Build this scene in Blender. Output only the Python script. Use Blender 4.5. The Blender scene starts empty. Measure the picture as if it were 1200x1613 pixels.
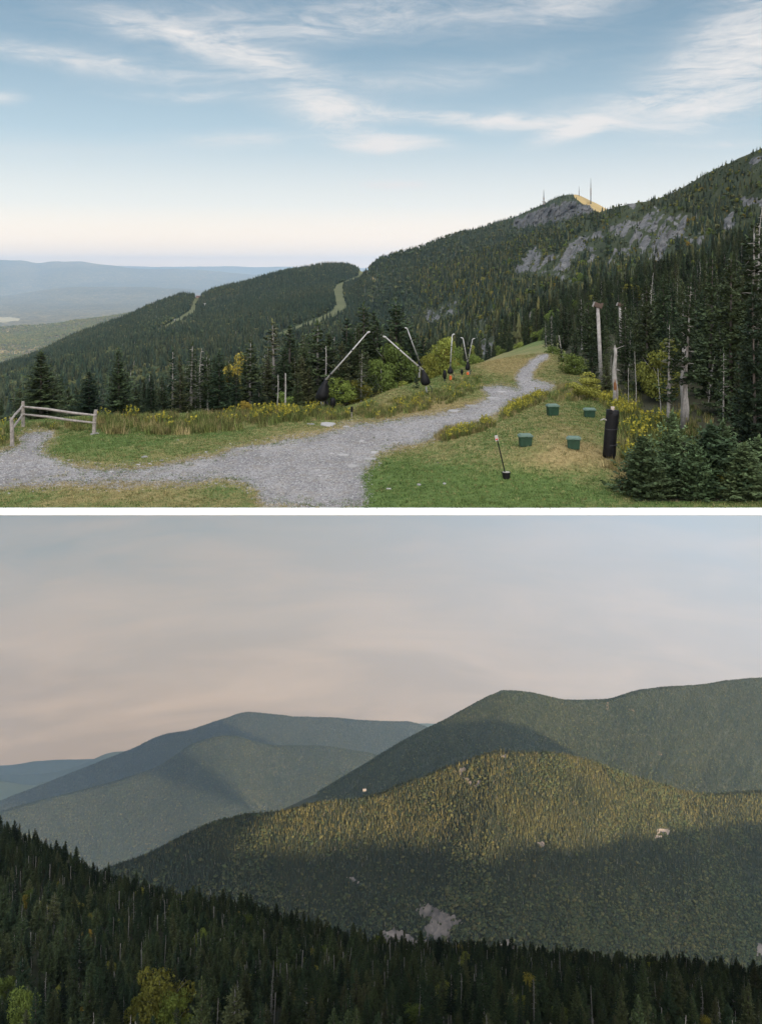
import bpy, math, random
import numpy as np
from mathutils import Vector

sc = bpy.context.scene
COL = sc.collection
R_ = random.Random(11)
NP = np.random.RandomState(5)
F = 1400.0            # focal length in pixels of the 1200 x 1613 frame
HOR = 425.0           # image row of the level horizon of the upper terrace
W, H = 1200.0, 1613.0

# ------------------------------------------------------------------ camera
cam = bpy.data.objects.new('camera', bpy.data.cameras.new('camera'))
COL.objects.link(cam)
cam.data.sensor_fit = 'VERTICAL'
cam.data.sensor_height = 36.0
cam.data.sensor_width = 36.0
cam.data.lens = F / H * 36.0
cam.data.shift_y = -(H / 2 - HOR) / H
cam.rotation_euler = (math.radians(90), 0, 0)
cam.location = (0, 0, 0)
cam.data.clip_start = 0.5
cam.data.clip_end = 60000
sc.camera = cam

# ------------------------------------------------------------------ render, view
sc.render.engine = 'CYCLES'
sc.cycles.use_denoising = True
try:
    sc.cycles.denoiser = 'OPENIMAGEDENOISE'
    sc.cycles.denoising_input_passes = 'RGB_ALBEDO_NORMAL'
    sc.cycles.denoising_prefilter = 'ACCURATE'
except Exception:
    pass
sc.cycles.max_bounces = 5
sc.cycles.diffuse_bounces = 3
sc.cycles.volume_bounces = 1
sc.cycles.transparent_max_bounces = 4
sc.view_settings.view_transform = 'Standard'
sc.view_settings.look = 'None'
sc.view_settings.exposure = 1.10
sc.view_settings.gamma = 1.0
sc.view_settings.use_curve_mapping = False

# ------------------------------------------------------------------ sun
SUN_EL, SUN_AZ = math.radians(15.0), math.radians(140.0)     # azimuth clockwise from +Y
S = Vector((math.sin(SUN_AZ) * math.cos(SUN_EL), math.cos(SUN_AZ) * math.cos(SUN_EL), math.sin(SUN_EL)))
sun = bpy.data.objects.new('sun', bpy.data.lights.new('sun', 'SUN'))
COL.objects.link(sun)
sun.data.energy = 5.0
sun.data.angle = math.radians(0.8)
sun.data.color = (1.0, 0.72, 0.44)
sun.rotation_euler = S.to_track_quat('Z', 'Y').to_euler()

# ------------------------------------------------------------------ node helpers
class NT:
    def __init__(s, tree):
        s.t = tree; s.n = tree.nodes; s.l = tree.links
    def new(s, typ, **kw):
        nd = s.n.new(typ)
        for k, v in kw.items():
            setattr(nd, k, v)
        return nd
    def put(s, sock, v):
        if isinstance(v, bpy.types.NodeSocket):
            s.l.new(v, sock)
        elif v is not None:
            sock.default_value = v
    def m(s, op, a, b=None, c=None, clamp=False):
        nd = s.new('ShaderNodeMath', operation=op); nd.use_clamp = clamp
        for i, v in enumerate((a, b, c)):
            if v is not None: s.put(nd.inputs[i], v)
        return nd.outputs[0]
    def ramp(s, fac, stops, interp='LINEAR'):
        nd = s.new('ShaderNodeValToRGB'); cr = nd.color_ramp; cr.interpolation = interp
        while len(cr.elements) > 1: cr.elements.remove(cr.elements[-1])
        for i, (p, c) in enumerate(stops):
            e = cr.elements[0] if i == 0 else cr.elements.new(p)
            e.position = p
            e.color = (c, c, c, 1) if isinstance(c, (int, float)) else (*c, 1)
        s.put(nd.inputs[0], fac)
        return nd.outputs[0]
    def mix(s, fac, a, b, mode='MIX'):
        nd = s.new('ShaderNodeMix', data_type='RGBA', blend_type=mode)
        s.put(nd.inputs[0], fac)
        for i, v in ((6, a), (7, b)):
            if isinstance(v, tuple) and len(v) == 3: v = (*v, 1)
            s.put(nd.inputs[i], v)
        return nd.outputs[2]
    def noise(s, vec, scale, detail=4, rough=0.55, dist=0.0, out=0):
        nd = s.new('ShaderNodeTexNoise')
        if vec is not None: s.put(nd.inputs['Vector'], vec)
        nd.inputs['Scale'].default_value = scale
        nd.inputs['Detail'].default_value = detail
        nd.inputs['Roughness'].default_value = rough
        nd.inputs['Distortion'].default_value = dist
        return nd.outputs[out]
    def mapv(s, vec, scale=(1, 1, 1), rot=(0, 0, 0), loc=(0, 0, 0)):
        nd = s.new('ShaderNodeMapping')
        s.put(nd.inputs[0], vec)
        nd.inputs['Location'].default_value = loc
        nd.inputs['Rotation'].default_value = rot
        nd.inputs['Scale'].default_value = scale
        return nd.outputs[0]

def lin(r, g, b):
    return tuple(((c / 255) / 12.92 if c / 255 < 0.04045 else ((c / 255 + 0.055) / 1.055) ** 2.4) for c in (r, g, b))

# ------------------------------------------------------------------ world: daylight sky with cirrus
world = bpy.data.worlds.new('World')
sc.world = world
world.use_nodes = True
w = NT(world.node_tree)
w.n.clear()
sky = w.new('ShaderNodeTexSky', sky_type='NISHITA')
sky.sun_disc = False
sky.sun_elevation = SUN_EL
sky.sun_rotation = SUN_AZ
sky.air_density = 1.0
sky.dust_density = 0.6
sky.ozone_density = 1.0
tc = w.new('ShaderNodeTexCoord')
sep = w.new('ShaderNodeSeparateXYZ'); w.put(sep.inputs[0], tc.outputs['Generated'])
dx, dy, dz = sep.outputs
az = w.m('ARCTAN2', dx, dy)
el = w.m('ARCSINE', dz)
comb = w.new('ShaderNodeCombineXYZ')
w.put(comb.inputs[0], az); w.put(comb.inputs[1], el)
AE = comb.outputs[0]
def aep(u, v):
    x, z = (u - 600) / F, (HOR - v) / F
    return math.atan(x), math.atan(z / math.hypot(1, x))
# cirrus: wind-drawn streaks gathered in broad banks of cloud
warp = w.noise(w.mapv(AE, (3.0, 7.0, 1)), 1.6, 3, 0.5, out=1)
wv = w.new('ShaderNodeVectorMath', operation='MULTIPLY_ADD')
w.put(wv.inputs[0], warp); wv.inputs[1].default_value = (0.10, 0.035, 0); w.put(wv.inputs[2], AE)
WV = wv.outputs[0]
streak = w.noise(w.mapv(WV, (5.0, 26.0, 1), (0, 0, -0.10)), 1.6, 10, 0.66, 1.3)
fine = w.noise(w.mapv(WV, (20.0, 75.0, 1), (0, 0, 0.35)), 1.0, 8, 0.7, 1.5)
sw = w.new('ShaderNodeSeparateXYZ'); w.put(sw.inputs[0], WV)
banks = [  # u, v, radius u, radius v, tilt (radians, up to the right), weight
    (1165, 120, 130, 46, 0.35, 1.15), (1010, 160, 120, 14, -0.02, 0.65), (1170, 40, 120, 36, 0.5, 0.85),
    (780, 190, 180, 11, -0.06, 1.6), (890, 205, 50, 12, 0.25, 1.6), (520, 180, 75, 26, -0.3, 1.0),
    (620, 226, 65, 11, 0.0, 1.7), (360, 220, 110, 13, 0.05, 0.65), (340, 72, 150, 18, -0.22, 0.9),
    (130, 95, 230, 16, -0.06, 0.75), (520, 25, 300, 34, 0.06, 0.7), (300, 148, 100, 9, 0.0, 0.55),
    (630, 296, 62, 6, 0.0, 1.5), (700, 120, 200, 20, 0.12, 0.45), (0, 155, 20, 9, 0.0, 0.8),
    (900, 10, 120, 22, 0.1, 0.5), (440, 110, 60, 34, -0.6, 0.4), (100, 240, 160, 10, 0, 0.2), (1160, 222, 60, 5, 0, .5)]
tot = None
for (u, v, ru, rv, tl, wt) in banks:
    a0, e0 = aep(u, v)
    A = w.m('SUBTRACT', sw.outputs[0], a0 + 0.05 ); E = w.m('SUBTRACT', sw.outputs[1], e0 + 0.0175)
    ct, st = math.cos(tl), math.sin(tl)
    p = w.m('MULTIPLY', w.m('ADD', w.m('MULTIPLY', A, ct), w.m('MULTIPLY', E, st)), F / ru)
    q = w.m('MULTIPLY', w.m('SUBTRACT', w.m('MULTIPLY', E, ct), w.m('MULTIPLY', A, st)), F / rv)
    d2 = w.m('ADD', w.m('MULTIPLY', p, p), w.m('MULTIPLY', q, q))
    g = w.m('MULTIPLY', w.m('EXPONENT', w.m('MULTIPLY', d2, -0.8)), wt)
    tot = g if tot is None else w.m('ADD', tot, g)
tex = w.m('ADD', w.m('MULTIPLY', streak, 1.5), w.m('MULTIPLY', fine, 0.7))
tex = w.m('SUBTRACT', tex, 0.62)
cl = w.m('MULTIPLY', w.m('ADD', tot, 0.06), tex)
up_clouds = w.ramp(cl, [(0.05, 0.0), (0.22, 0.16), (0.48, 0.58), (0.85, 0.97)])
up_fade = w.m('SMOOTH_MIN', 1.0, w.m('MULTIPLY', el, 12.0), 0.1, clamp=True)
up_clouds = w.m('MULTIPLY', up_clouds, up_fade)
# air towards the horizon
hz = w.ramp(w.m('MULTIPLY', el, 1 / 0.30), [(0.0, (2.3, 1.52, 1.02)), (0.08, (1.58, 1.21, 0.92)), (0.24, (0.99, 0.95, 0.90)),
    (0.50, lin(186, 207, 219)), (0.80, lin(142, 171, 190)), (1.0, lin(122, 153, 175))])
nis = w.new('ShaderNodeVectorMath', operation='SCALE'); w.put(nis.inputs[0], sky.outputs[0]); nis.inputs['Scale'].default_value = 0.075
SKY_GAIN = 0.46
front = w.mix(0.86, nis.outputs[0], w.mix(1.0, hz, (SKY_GAIN,) * 3, 'MULTIPLY'))
upcol = w.mix(up_clouds, front, tuple(c * SKY_GAIN * 1.02 for c in lin(240, 236, 233)))
# far below the terrace: the hazy overcast evening sky over the lower valley
lv = w.noise(w.mapv(AE, (2.2, 14.0, 1), (0, 0, 0.10)), 2.2, 7, 0.62, 0.5)
lw = w.noise(w.mapv(AE, (1.5, 5.0, 1), (0, 0, -0.1), (3, 1, 0)), 2.0, 3, 0.5, 0.3)
e1, e2 = aep(600, 812)[1], aep(600, 1210)[1]
t = w.m('DIVIDE', w.m('SUBTRACT', el, e2), e1 - e2, clamp=True)
lowbase = w.ramp(t, [(0.0, lin(166, 151, 138)), (0.25, lin(176, 164, 153)), (0.6, lin(184, 176, 170)), (0.85, lin(181, 177, 174)), (1.0, lin(170, 175, 178))])
a1, b1 = aep(90, 830)
bl = w.m('EXPONENT', w.m('MULTIPLY', w.m('ADD', w.m('POWER', w.m('MULTIPLY', w.m('SUBTRACT', az, a1), 4.2), 2.0),
        w.m('POWER', w.m('MULTIPLY', w.m('SUBTRACT', el, b1), 17.0), 2.0)), -1.0))
bl = w.m('MULTIPLY', bl, w.ramp(lv, [(0.34, 1.0), (0.62, 0.1)]))
lowcol = w.mix(w.m('MULTIPLY', bl, 0.75), lowbase, lin(140, 158, 168))
lowcol = w.mix(w.m('MULTIPLY', t, w.ramp(lw, [(0.42, 0.15), (0.55, 0.0)])), lowcol, lin(150, 163, 170))
lowcol = w.mix(w.ramp(lv, [(0.42, 0.0), (0.66, 0.5)]), lowcol, lin(222, 206, 192))
LOW_GAIN = 0.50
lowcol = w.mix(1.0, lowcol, (LOW_GAIN * 1.45, LOW_GAIN * 1.13, LOW_GAIN * .78), 'MULTIPLY')
sel = w.m('MULTIPLY', w.m('ADD', el, 0.10), 12.0, clamp=True)
# glow added to the sky overhead and sunward, out of view, to fill the terrace
gd = w.new('ShaderNodeVectorMath', operation='DOT_PRODUCT'); w.put(gd.inputs[0], tc.outputs['Generated']); gd.inputs[1].default_value = Vector((0.45, -0.62, 0.64)).normalized()
gl = w.m('MULTIPLY', w.m('POWER', w.m('MAXIMUM', gd.outputs['Value'], 0.0), 1.2), 2.0)
gv = w.new('ShaderNodeVectorMath', operation='SCALE'); gv.inputs[0].default_value = (0.80, 0.76, 0.74); w.put(gv.inputs['Scale'], gl)
upcol = w.mix(1.0, upcol, gv.outputs[0], 'ADD')
final = w.mix(sel, lowcol, upcol)
bg = w.new('ShaderNodeBackground'); w.put(bg.inputs[0], final); bg.inputs[1].default_value = 1.0
wo = w.new('ShaderNodeOutputWorld'); w.l.new(bg.outputs[0], wo.inputs[0])

# ------------------------------------------------------------------ numpy noise
def _hash(ix, iy, iz, seed):
    n = (ix.astype(np.int64) * 374761393 + iy.astype(np.int64) * 668265263 + iz.astype(np.int64) * 2147483647 + seed * 1274126177) & 0x7fffffff
    n = (n ^ (n >> 13)) * 1274126177 & 0x7fffffff
    n = (n ^ (n >> 16)) & 0x7fffffff
    return n / 0x7fffffff
def vnoise(p, seed=0):
    f0 = np.floor(p); fr = p - f0; s = fr * fr * (3 - 2 * fr)
    ix, iy, iz = f0[..., 0], f0[..., 1], f0[..., 2]
    out = 0
    for a in (0, 1):
        for b in (0, 1):
            for c in (0, 1):
                wgt = (s[..., 0] if a else 1 - s[..., 0]) * (s[..., 1] if b else 1 - s[..., 1]) * (s[..., 2] if c else 1 - s[..., 2])
                out = out + wgt * _hash(ix + a, iy + b, iz + c, seed)
    return out * 2 - 1
def fbm(p, octv=4, seed=0, gain=0.5):
    p = np.asarray(p, float); o = 0; a = 1; k = 1; tot = 0
    for i in range(octv):
        o = o + a * vnoise(p * k + 17.3 * i, seed + i); tot += a; a *= gain; k *= 2.03
    return o / tot
def fb2(x, y, sx, sy, octv=4, seed=0):
    return fbm(np.stack([np.asarray(x) / sx, np.asarray(y) / sy, np.zeros_like(np.asarray(x, float)) + 0.5], -1), octv, seed)

def inpoly(x, y, poly):
    x = np.asarray(x, float); y = np.asarray(y, float); ins = np.zeros(x.shape, bool); n = len(poly)
    for i in range(n):
        x1, y1 = poly[i]; x2, y2 = poly[(i + 1) % n]
        if y1 == y2: continue
        c = ((y1 > y) != (y2 > y)) & (x < (x2 - x1) * (y - y1) / (y2 - y1) + x1)
        ins ^= c
    return ins
def polydist(x, y, poly):
    x = np.asarray(x, float); y = np.asarray(y, float); best = np.full(x.shape, 1e9); n = len(poly)
    for i in range(n):
        x1, y1 = poly[i]; x2, y2 = poly[(i + 1) % n]
        vx, vy = x2 - x1, y2 - y1; L = vx * vx + vy * vy + 1e-9
        tt = np.clip(((x - x1) * vx + (y - y1) * vy) / L, 0, 1)
        best = np.minimum(best, np.hypot(x - x1 - tt * vx, y - y1 - tt * vy))
    return np.where(inpoly(x, y, poly), best, -best)     # positive inside

def P(u, v, Y):
    return ((u - 600) / F * Y, Y, -(v - HOR) / F * Y)
def proj(p):
    p = np.asarray(p, float); Y = np.maximum(p[..., 1], 1e-3)
    return 600 + F * p[..., 0] / Y, HOR - F * p[..., 2] / Y

# ------------------------------------------------------------------ mesh helpers
def mesh_obj(name, verts, faces, mat=None, parent=None, smooth=False, link=True):
    me = bpy.data.meshes.new(name)
    verts = np.asarray(verts, float)
    if isinstance(faces, np.ndarray):
        k = faces.shape[1]; nf = len(faces)
        me.vertices.add(len(verts)); me.vertices.foreach_set('co', verts.ravel())
        me.loops.add(nf * k); me.loops.foreach_set('vertex_index', faces.astype(np.int32).ravel())
        me.polygons.add(nf); me.polygons.foreach_set('loop_start', np.arange(0, nf * k, k, dtype=np.int32))
        me.polygons.foreach_set('loop_total', np.full(nf, k, np.int32))
        me.update(calc_edges=True)
    else:
        me.from_pydata([tuple(v) for v in verts], [], faces); me.update()
    if smooth:
        me.polygons.foreach_set('use_smooth', np.ones(len(me.polygons), bool)); me.update()
    if mat is not None:
        for mm in (mat if isinstance(mat, (list, tuple)) else [mat]): me.materials.append(mm)
    o = bpy.data.objects.new(name, me)
    if link: COL.objects.link(o)
    if parent is not None: o.parent = parent
    return o
def attr(o, name, vals, dom='POINT'):
    a = o.data.attributes.new(name, 'FLOAT', dom)
    a.data.foreach_set('value', np.asarray(vals, np.float32).ravel())
def thing(name, label, cat, loc=(0, 0, 0), rz=0, group=None):
    o = bpy.data.objects.new(name, None); COL.objects.link(o)
    o.location = loc; o.rotation_euler = (0, 0, rz); o.empty_display_size = 0.2
    return tag(o, label, cat, group)
def tag(o, label, cat=None, group=None, kind=None):
    if label: o['label'] = label
    if cat: o['category'] = cat
    if group: o['group'] = group
    if kind: o['kind'] = kind
    return o

class MB:
    """collects shapes into one mesh"""
    def __init__(s): s.v = []; s.f = []
    def add(s, vs, fs):
        b = len(s.v); s.v += [tuple(x) for x in vs]; s.f += [tuple(i + b for i in f) for f in fs]
    def box(s, c, size, taper=1.0, rz=0, bev=0.0):
        hx, hy, hz = size[0] / 2, size[1] / 2, size[2] / 2
        if bev <= 0:
            vs = [(sx * hx * k, sy * hy * k, z) for z, k in ((-hz, 1), (hz, taper)) for sx, sy in ((-1, -1), (1, -1), (1, 1), (-1, 1))]
            rings = [vs[:4], vs[4:]]
        else:
            def ring(z, kx, ky, b):
                return [(-kx + b, -ky, z), (kx - b, -ky, z), (kx, -ky + b, z), (kx, ky - b, z), (kx - b, ky, z), (-kx + b, ky, z), (-kx, ky - b, z), (-kx, -ky + b, z)]
            rings = [ring(-hz, hx - bev, hy - bev, bev), ring(-hz + bev, hx, hy, bev), ring(hz - bev, hx * taper, hy * taper, bev), ring(hz, hx * taper - bev, hy * taper - bev, bev)]
        cz, sz = math.cos(rz), math.sin(rz)
        vv = [(c[0] + x * cz - y * sz, c[1] + x * sz + y * cz, c[2] + z) for r in rings for x, y, z in r]
        n = len(rings[0]); fs = [tuple(reversed(range(n)))]
        for k in range(len(rings) - 1):
            fs += [(k * n + i, k * n + (i + 1) % n, (k + 1) * n + (i + 1) % n, (k + 1) * n + i) for i in range(n)]
        fs.append(tuple(range((len(rings) - 1) * n, len(rings) * n)))
        s.add(vv, fs)
    def tube(s, pts, rads, n=8, jit=0.0):
        pts = [Vector(p) for p in pts]
        if isinstance(rads, (int, float)): rads = [rads] * len(pts)
        vs = []; up = None
        for i, p in enumerate(pts):
            d = (pts[min(i + 1, len(pts) - 1)] - pts[max(i - 1, 0)]).normalized()
            a = d.cross(Vector((0, 0, 1)) if abs(d.z) < 0.9 else Vector((1, 0, 0))).normalized() if up is None else (up - d * up.dot(d)).normalized()
            up = a; b = d.cross(a)
            for k in range(n):
                an = 2 * math.pi * k / n; r = rads[i] * (1 + (R_.uniform(-jit, jit) if jit else 0))
                vs.append(p + a * math.cos(an) * r + b * math.sin(an) * r)
        fs = [tuple(reversed(range(n)))]
        for i in range(len(pts) - 1):
            fs += [(i * n + k, i * n + (k + 1) % n, (i + 1) * n + (k + 1) % n, (i + 1) * n + k) for k in range(n)]
        fs.append(tuple(range((len(pts) - 1) * n, len(pts) * n)))
        s.add(vs, fs)
    def build(s, name, mat, parent=None, smooth=False):
        return mesh_obj(name, s.v, s.f, mat, parent, smooth)

# ------------------------------------------------------------------ materials
def material(name):
    m = bpy.data.materials.new(name); m.use_nodes = True
    n = NT(m.node_tree); b = n.n['Principled BSDF']
    b.inputs['Specular IOR Level'].default_value = 0.25
    return m, n, b
def simple(name, col, rough=0.7, metal=0.0, var=0.25, scale=8.0, bump=0.0, spec=0.25):
    m, n, b = material(name)
    tcn = n.new('ShaderNodeTexCoord')
    nz = n.noise(tcn.outputs['Object'], scale, 6, 0.6)
    c = n.mix(n.ramp(nz, [(0.3, 0.0), (0.7, 1.0)]), tuple(x * (1 - var) for x in col), tuple(min(1, x * (1 + var)) for x in col))
    n.put(b.inputs['Base Color'], c)
    b.inputs['Roughness'].default_value = rough; b.inputs['Metallic'].default_value = metal
    b.inputs['Specular IOR Level'].default_value = spec
    if bump:
        bp = n.new('ShaderNodeBump'); bp.inputs['Strength'].default_value = bump; bp.inputs['Distance'].default_value = 0.02
        n.put(bp.inputs['Height'], nz); n.l.new(bp.outputs[0], b.inputs['Normal'])
    return m
def foliage(name, stops, bigscale=0.004, hue_amt=0.5, tone=0.35, rough=0.75, facevar=0.65):
    """green that differs from tree to tree, from stand to stand and from spray to spray"""
    m, n, b = material(name)
    oi = n.new('ShaderNodeObjectInfo')
    big = n.noise(oi.outputs['Location'], bigscale, 3, 0.6)
    fac = n.m('ADD', n.m('MULTIPLY', oi.outputs['Random'], 1 - hue_amt), n.m('MULTIPLY', n.m('SUBTRACT', big, 0.2), hue_amt * 1.6), clamp=True)
    c = n.ramp(fac, stops)
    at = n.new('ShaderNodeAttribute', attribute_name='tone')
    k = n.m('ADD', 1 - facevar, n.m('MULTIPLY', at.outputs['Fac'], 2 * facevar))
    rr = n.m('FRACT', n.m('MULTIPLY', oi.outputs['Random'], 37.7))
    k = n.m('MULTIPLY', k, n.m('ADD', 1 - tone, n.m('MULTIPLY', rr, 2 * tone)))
    c2 = n.new('ShaderNodeVectorMath', operation='SCALE'); n.put(c2.inputs[0], c); n.put(c2.inputs['Scale'], k)
    n.put(b.inputs['Base Color'], c2.outputs[0])
    b.inputs['Roughness'].default_value = rough
    b.inputs['Specular IOR Level'].default_value = 0.18
    return m
M = {}
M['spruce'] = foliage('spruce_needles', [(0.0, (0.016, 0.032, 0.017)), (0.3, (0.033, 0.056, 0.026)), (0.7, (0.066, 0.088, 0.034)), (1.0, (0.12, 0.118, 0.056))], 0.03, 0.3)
M['spruce_far'] = foliage('spruce_needles_distant', [(0.0, (0.014, 0.027, 0.019)), (0.4, (0.024, 0.038, 0.024)), (0.7, (0.042, 0.049, 0.025)), (1.0, (0.066, 0.064, 0.032))], 0.006, 0.45)
M['spruce_gold'] = foliage('spruce_needles_olive_and_sunlit', [(0.0, (0.042, 0.050, 0.024)), (0.4, (0.072, 0.075, 0.030)), (0.7, (0.105, 0.098, 0.036)), (1.0, (0.145, 0.122, 0.055))], 0.008, 0.45)  # olive scrub tone, also standing in for evening sun on the middle mountain
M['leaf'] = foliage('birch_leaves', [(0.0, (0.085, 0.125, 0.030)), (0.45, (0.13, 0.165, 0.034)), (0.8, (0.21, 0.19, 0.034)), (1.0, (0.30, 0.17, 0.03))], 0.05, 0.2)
M['leaf_far'] = foliage('broadleaf_canopy', [(0.0, (0.024, 0.040, 0.020)), (0.5, (0.046, 0.059, 0.025)), (0.85, (0.080, 0.075, 0.028)), (1.0, (0.15, 0.09, 0.03))], 0.006, 0.4)
M['young'] = foliage('young_fir_needles', [(0.0, (0.046, 0.080, 0.036)), (0.5, (0.068, 0.108, 0.046)), (1.0, (0.10, 0.13, 0.055))], 0.05, 0.2)
M['bark'] = simple('spruce_bark', (0.11, 0.095, 0.085), 0.9, var=0.35, scale=5)
M['dead'] = simple('weathered_dead_wood', (0.31, 0.29, 0.27), 0.85, var=0.35, scale=4)
M['rotten'] = simple('rotten_orange_wood', (0.22, 0.095, 0.04), 0.9, var=0.5, scale=3)
M['rail'] = simple('weathered_rail_wood', (0.29, 0.26, 0.235), 0.9, var=0.4, scale=6, bump=0.4)
M['green_plastic'] = simple('green_plastic', (0.024, 0.060, 0.036), 0.5, var=0.2, scale=5)
M['green_lid'] = simple('faded_green_lid', (0.10, 0.155, 0.12), 0.45, var=0.15, scale=5)
M['black'] = simple('black_vinyl', (0.007, 0.007, 0.008), 0.6, var=0.4, scale=4, bump=0.8, spec=0.22)
M['metal'] = simple('galvanised_tube', (0.42, 0.41, 0.40), 0.45, metal=0.35, var=0.15, scale=6)
M['darkmetal'] = simple('dark_steel', (0.05, 0.05, 0.055), 0.5, metal=0.5)
M['white'] = simple('white_paint', (0.90, 0.90, 0.90), 0.7, var=0.015, scale=0.7)
M['pipe'] = simple('tan_pipe', (0.36, 0.30, 0.25), 0.6)
M['orange'] = simple('orange_paint', (0.75, 0.16, 0.04), 0.6)
M['red'] = simple('red_paint', (0.6, 0.06, 0.05), 0.6)
M['brownbox'] = simple('brown_board', (0.10, 0.07, 0.055), 0.8)
M['signwhite'] = simple('sign_white', (0.42, 0.41, 0.40), 0.6)

def rock_nodes(n, vec, light=(0.27, 0.265, 0.26), dark=(0.06, 0.062, 0.065), scale=0.25):
    a = n.noise(n.mapv(vec, (1, 1, 0.35), (0.3, 0.5, 0.2)), scale, 8, 0.7, 0.8)
    b = n.noise(n.mapv(vec, (1, 1, 2.2), (0.5, 0.2, 0.9)), scale * 0.35, 4, 0.6, 0.5)
    c = n.mix(n.ramp(a, [(0.34, 0.0), (0.66, 1.0)]), dark, light)
    return n.mix(n.ramp(b, [(0.4, 0.0), (0.7, 0.55)]), c, tuple(x * 0.5 for x in light)), a

def forest_floor(name, base, speck, trail=(0.13, 0.14, 0.05), scale=0.02, rlight=(0.20, 0.195, 0.19), rdark=(0.03, 0.032, 0.035), rscale=0.25, canopy=0.0, bdist=1.0):
    m, n, b = material(name)
    g = n.new('ShaderNodeNewGeometry').outputs['Position']
    n1 = n.noise(g, scale, 8, 0.7)
    n2 = n.noise(g, scale * 0.15, 3, 0.5)
    c = n.mix(n.ramp(n1, [(0.35, 0), (0.68, 1)]), base, speck)
    if canopy:
        vo = n.new('ShaderNodeTexVoronoi'); n.put(vo.inputs['Vector'], g); vo.inputs['Scale'].default_value = canopy
        vs = n.new('ShaderNodeSeparateXYZ'); n.put(vs.inputs[0], vo.outputs['Color'])
        c = n.mix(n.ramp(vs.outputs[0], [(0.0, 0), (0.75, 0.25), (1.0, 0.9)]), c, tuple(min(1, x * 2.1) for x in speck))
        c = n.mix(n.ramp(vs.outputs[1], [(0.0, 0.7), (0.45, 0)]), c, tuple(x * 0.4 for x in base))
        bp = n.new('ShaderNodeBump'); bp.inputs['Strength'].default_value = 1.0; bp.inputs['Distance'].default_value = bdist
        n.put(bp.inputs['Height'], n.m('SUBTRACT', 1.0, vo.outputs['Distance'])); n.l.new(bp.outputs[0], b.inputs['Normal'])
    c = n.mix(n.ramp(n2, [(0.4, 0), (0.65, 0.35)]), c, tuple(x * 0.6 for x in base))
    ta = n.new('ShaderNodeAttribute', attribute_name='trail').outputs['Fac']
    c = n.mix(n.ramp(ta, [(0.35, 0), (0.6, 1)]), c, n.mix(n.ramp(n1, [(0.3, 0), (0.7, 1)]), trail, tuple(x * 1.45 for x in trail)))
    ra = n.new('ShaderNodeAttribute', attribute_name='rock').outputs['Fac']
    rc, rn = rock_nodes(n, g, rlight, rdark, rscale)
    c = n.mix(n.ramp(n.m('ADD', ra, n.m('MULTIPLY', n.m('SUBTRACT', n1, 0.5), 0.5)), [(0.42, 0), (0.52, 1)]), c, rc)
    n.put(b.inputs['Base Color'], c)
    b.inputs['Roughness'].default_value = 0.9
    return m

# ------------------------------------------------------------------ terrain lofts
def catmull(xs, ys, q):
    xs = np.asarray(xs, float); ys = np.asarray(ys, float)
    q = np.clip(q, xs[0], xs[-1]); i = np.clip(np.searchsorted(xs, q) - 1, 0, len(xs) - 2)
    h = xs[i + 1] - xs[i]; tt = (q - xs[i]) / h
    d = np.gradient(ys, xs) if len(xs) > 2 else np.full(len(xs), (ys[-1] - ys[0]) / (xs[-1] - xs[0]))
    # monotone-ish tangents keep the curve from overshooting
    s = np.diff(ys) / np.diff(xs)
    for k in range(1, len(xs) - 1):
        if s[k - 1] * s[k] <= 0: d[k] = 0.0
        else: d[k] = math.copysign(min(abs(d[k]), 3 * min(abs(s[k - 1]), abs(s[k]))), s[k])
    m0, m1 = d[i] * h, d[i + 1] * h; t2, t3 = tt * tt, tt ** 3
    return (2 * t3 - 3 * t2 + 1) * ys[i] + (t3 - 2 * t2 + tt) * m0 + (-2 * t3 + 3 * t2) * ys[i + 1] + (t3 - t2) * m1

def loft(lines, u0, u1, nu, nt, drop=(250, 120), nb=10, amp=2.0, wl=60.0, seed=1, aniso=1.0):
    """lines: near to far, each a list of (u, v, Y); returns the grid (nt+nb, nu, 3): rises to the last line, then a back slope"""
    us = np.linspace(u0, u1, nu); K = []
    for ln in lines:
        a = np.array(ln, float); o = np.argsort(a[:, 0]); a = a[o]
        v = catmull(a[:, 0], a[:, 1], us); Y = np.exp(catmull(a[:, 0], np.log(a[:, 2]), us))
        K.append((v, Y))
    V = np.array([k[0] for k in K]); LY = np.log(np.array([k[1] for k in K]))
    tk = np.linspace(0, 1, len(lines)); ts = np.linspace(0, 1, nt)
    g = np.zeros((nt, nu, 3))
    for j in range(nu):
        v = catmull(tk, V[:, j], ts); Y = np.exp(catmull(tk, LY[:, j], ts))
        g[:, j, 0] = (us[j] - 600) / F * Y; g[:, j, 1] = Y; g[:, j, 2] = -(v - HOR) / F * Y
    back = []
    for k in range(1, nb + 1):
        q = k / nb; r = g[-1].copy(); sc_ = 1 + drop[0] * q / r[:, 1]
        r[:, 0] *= sc_; r[:, 1] += drop[0] * q; r[:, 2] -= drop[1] * q ** 1.4
        back.append(r)
    g = np.concatenate([g, np.array(back)], 0)
    if amp:
        n = fbm(g / np.array([wl, wl * aniso, wl]), 4, seed)
        g[..., 2] += n * amp
    return g
def face(us_, vr, Yr, rowsteps, slope=0.45):
    """lines of a mountainside that rises away from the camera at the given slope, from its ridge line down"""
    out = []
    for st in rowsteps:
        ln = []
        for u, v, y in zip(us_, vr, Yr if hasattr(Yr, '__len__') else [Yr] * len(us_)):
            v0 = st(v); kr, k0 = (v - HOR) / F, (v0 - HOR) / F
            ln.append((u, v0, (slope + kr) * y / (k0 + slope)))
        out.append(ln)
    return out
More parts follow.
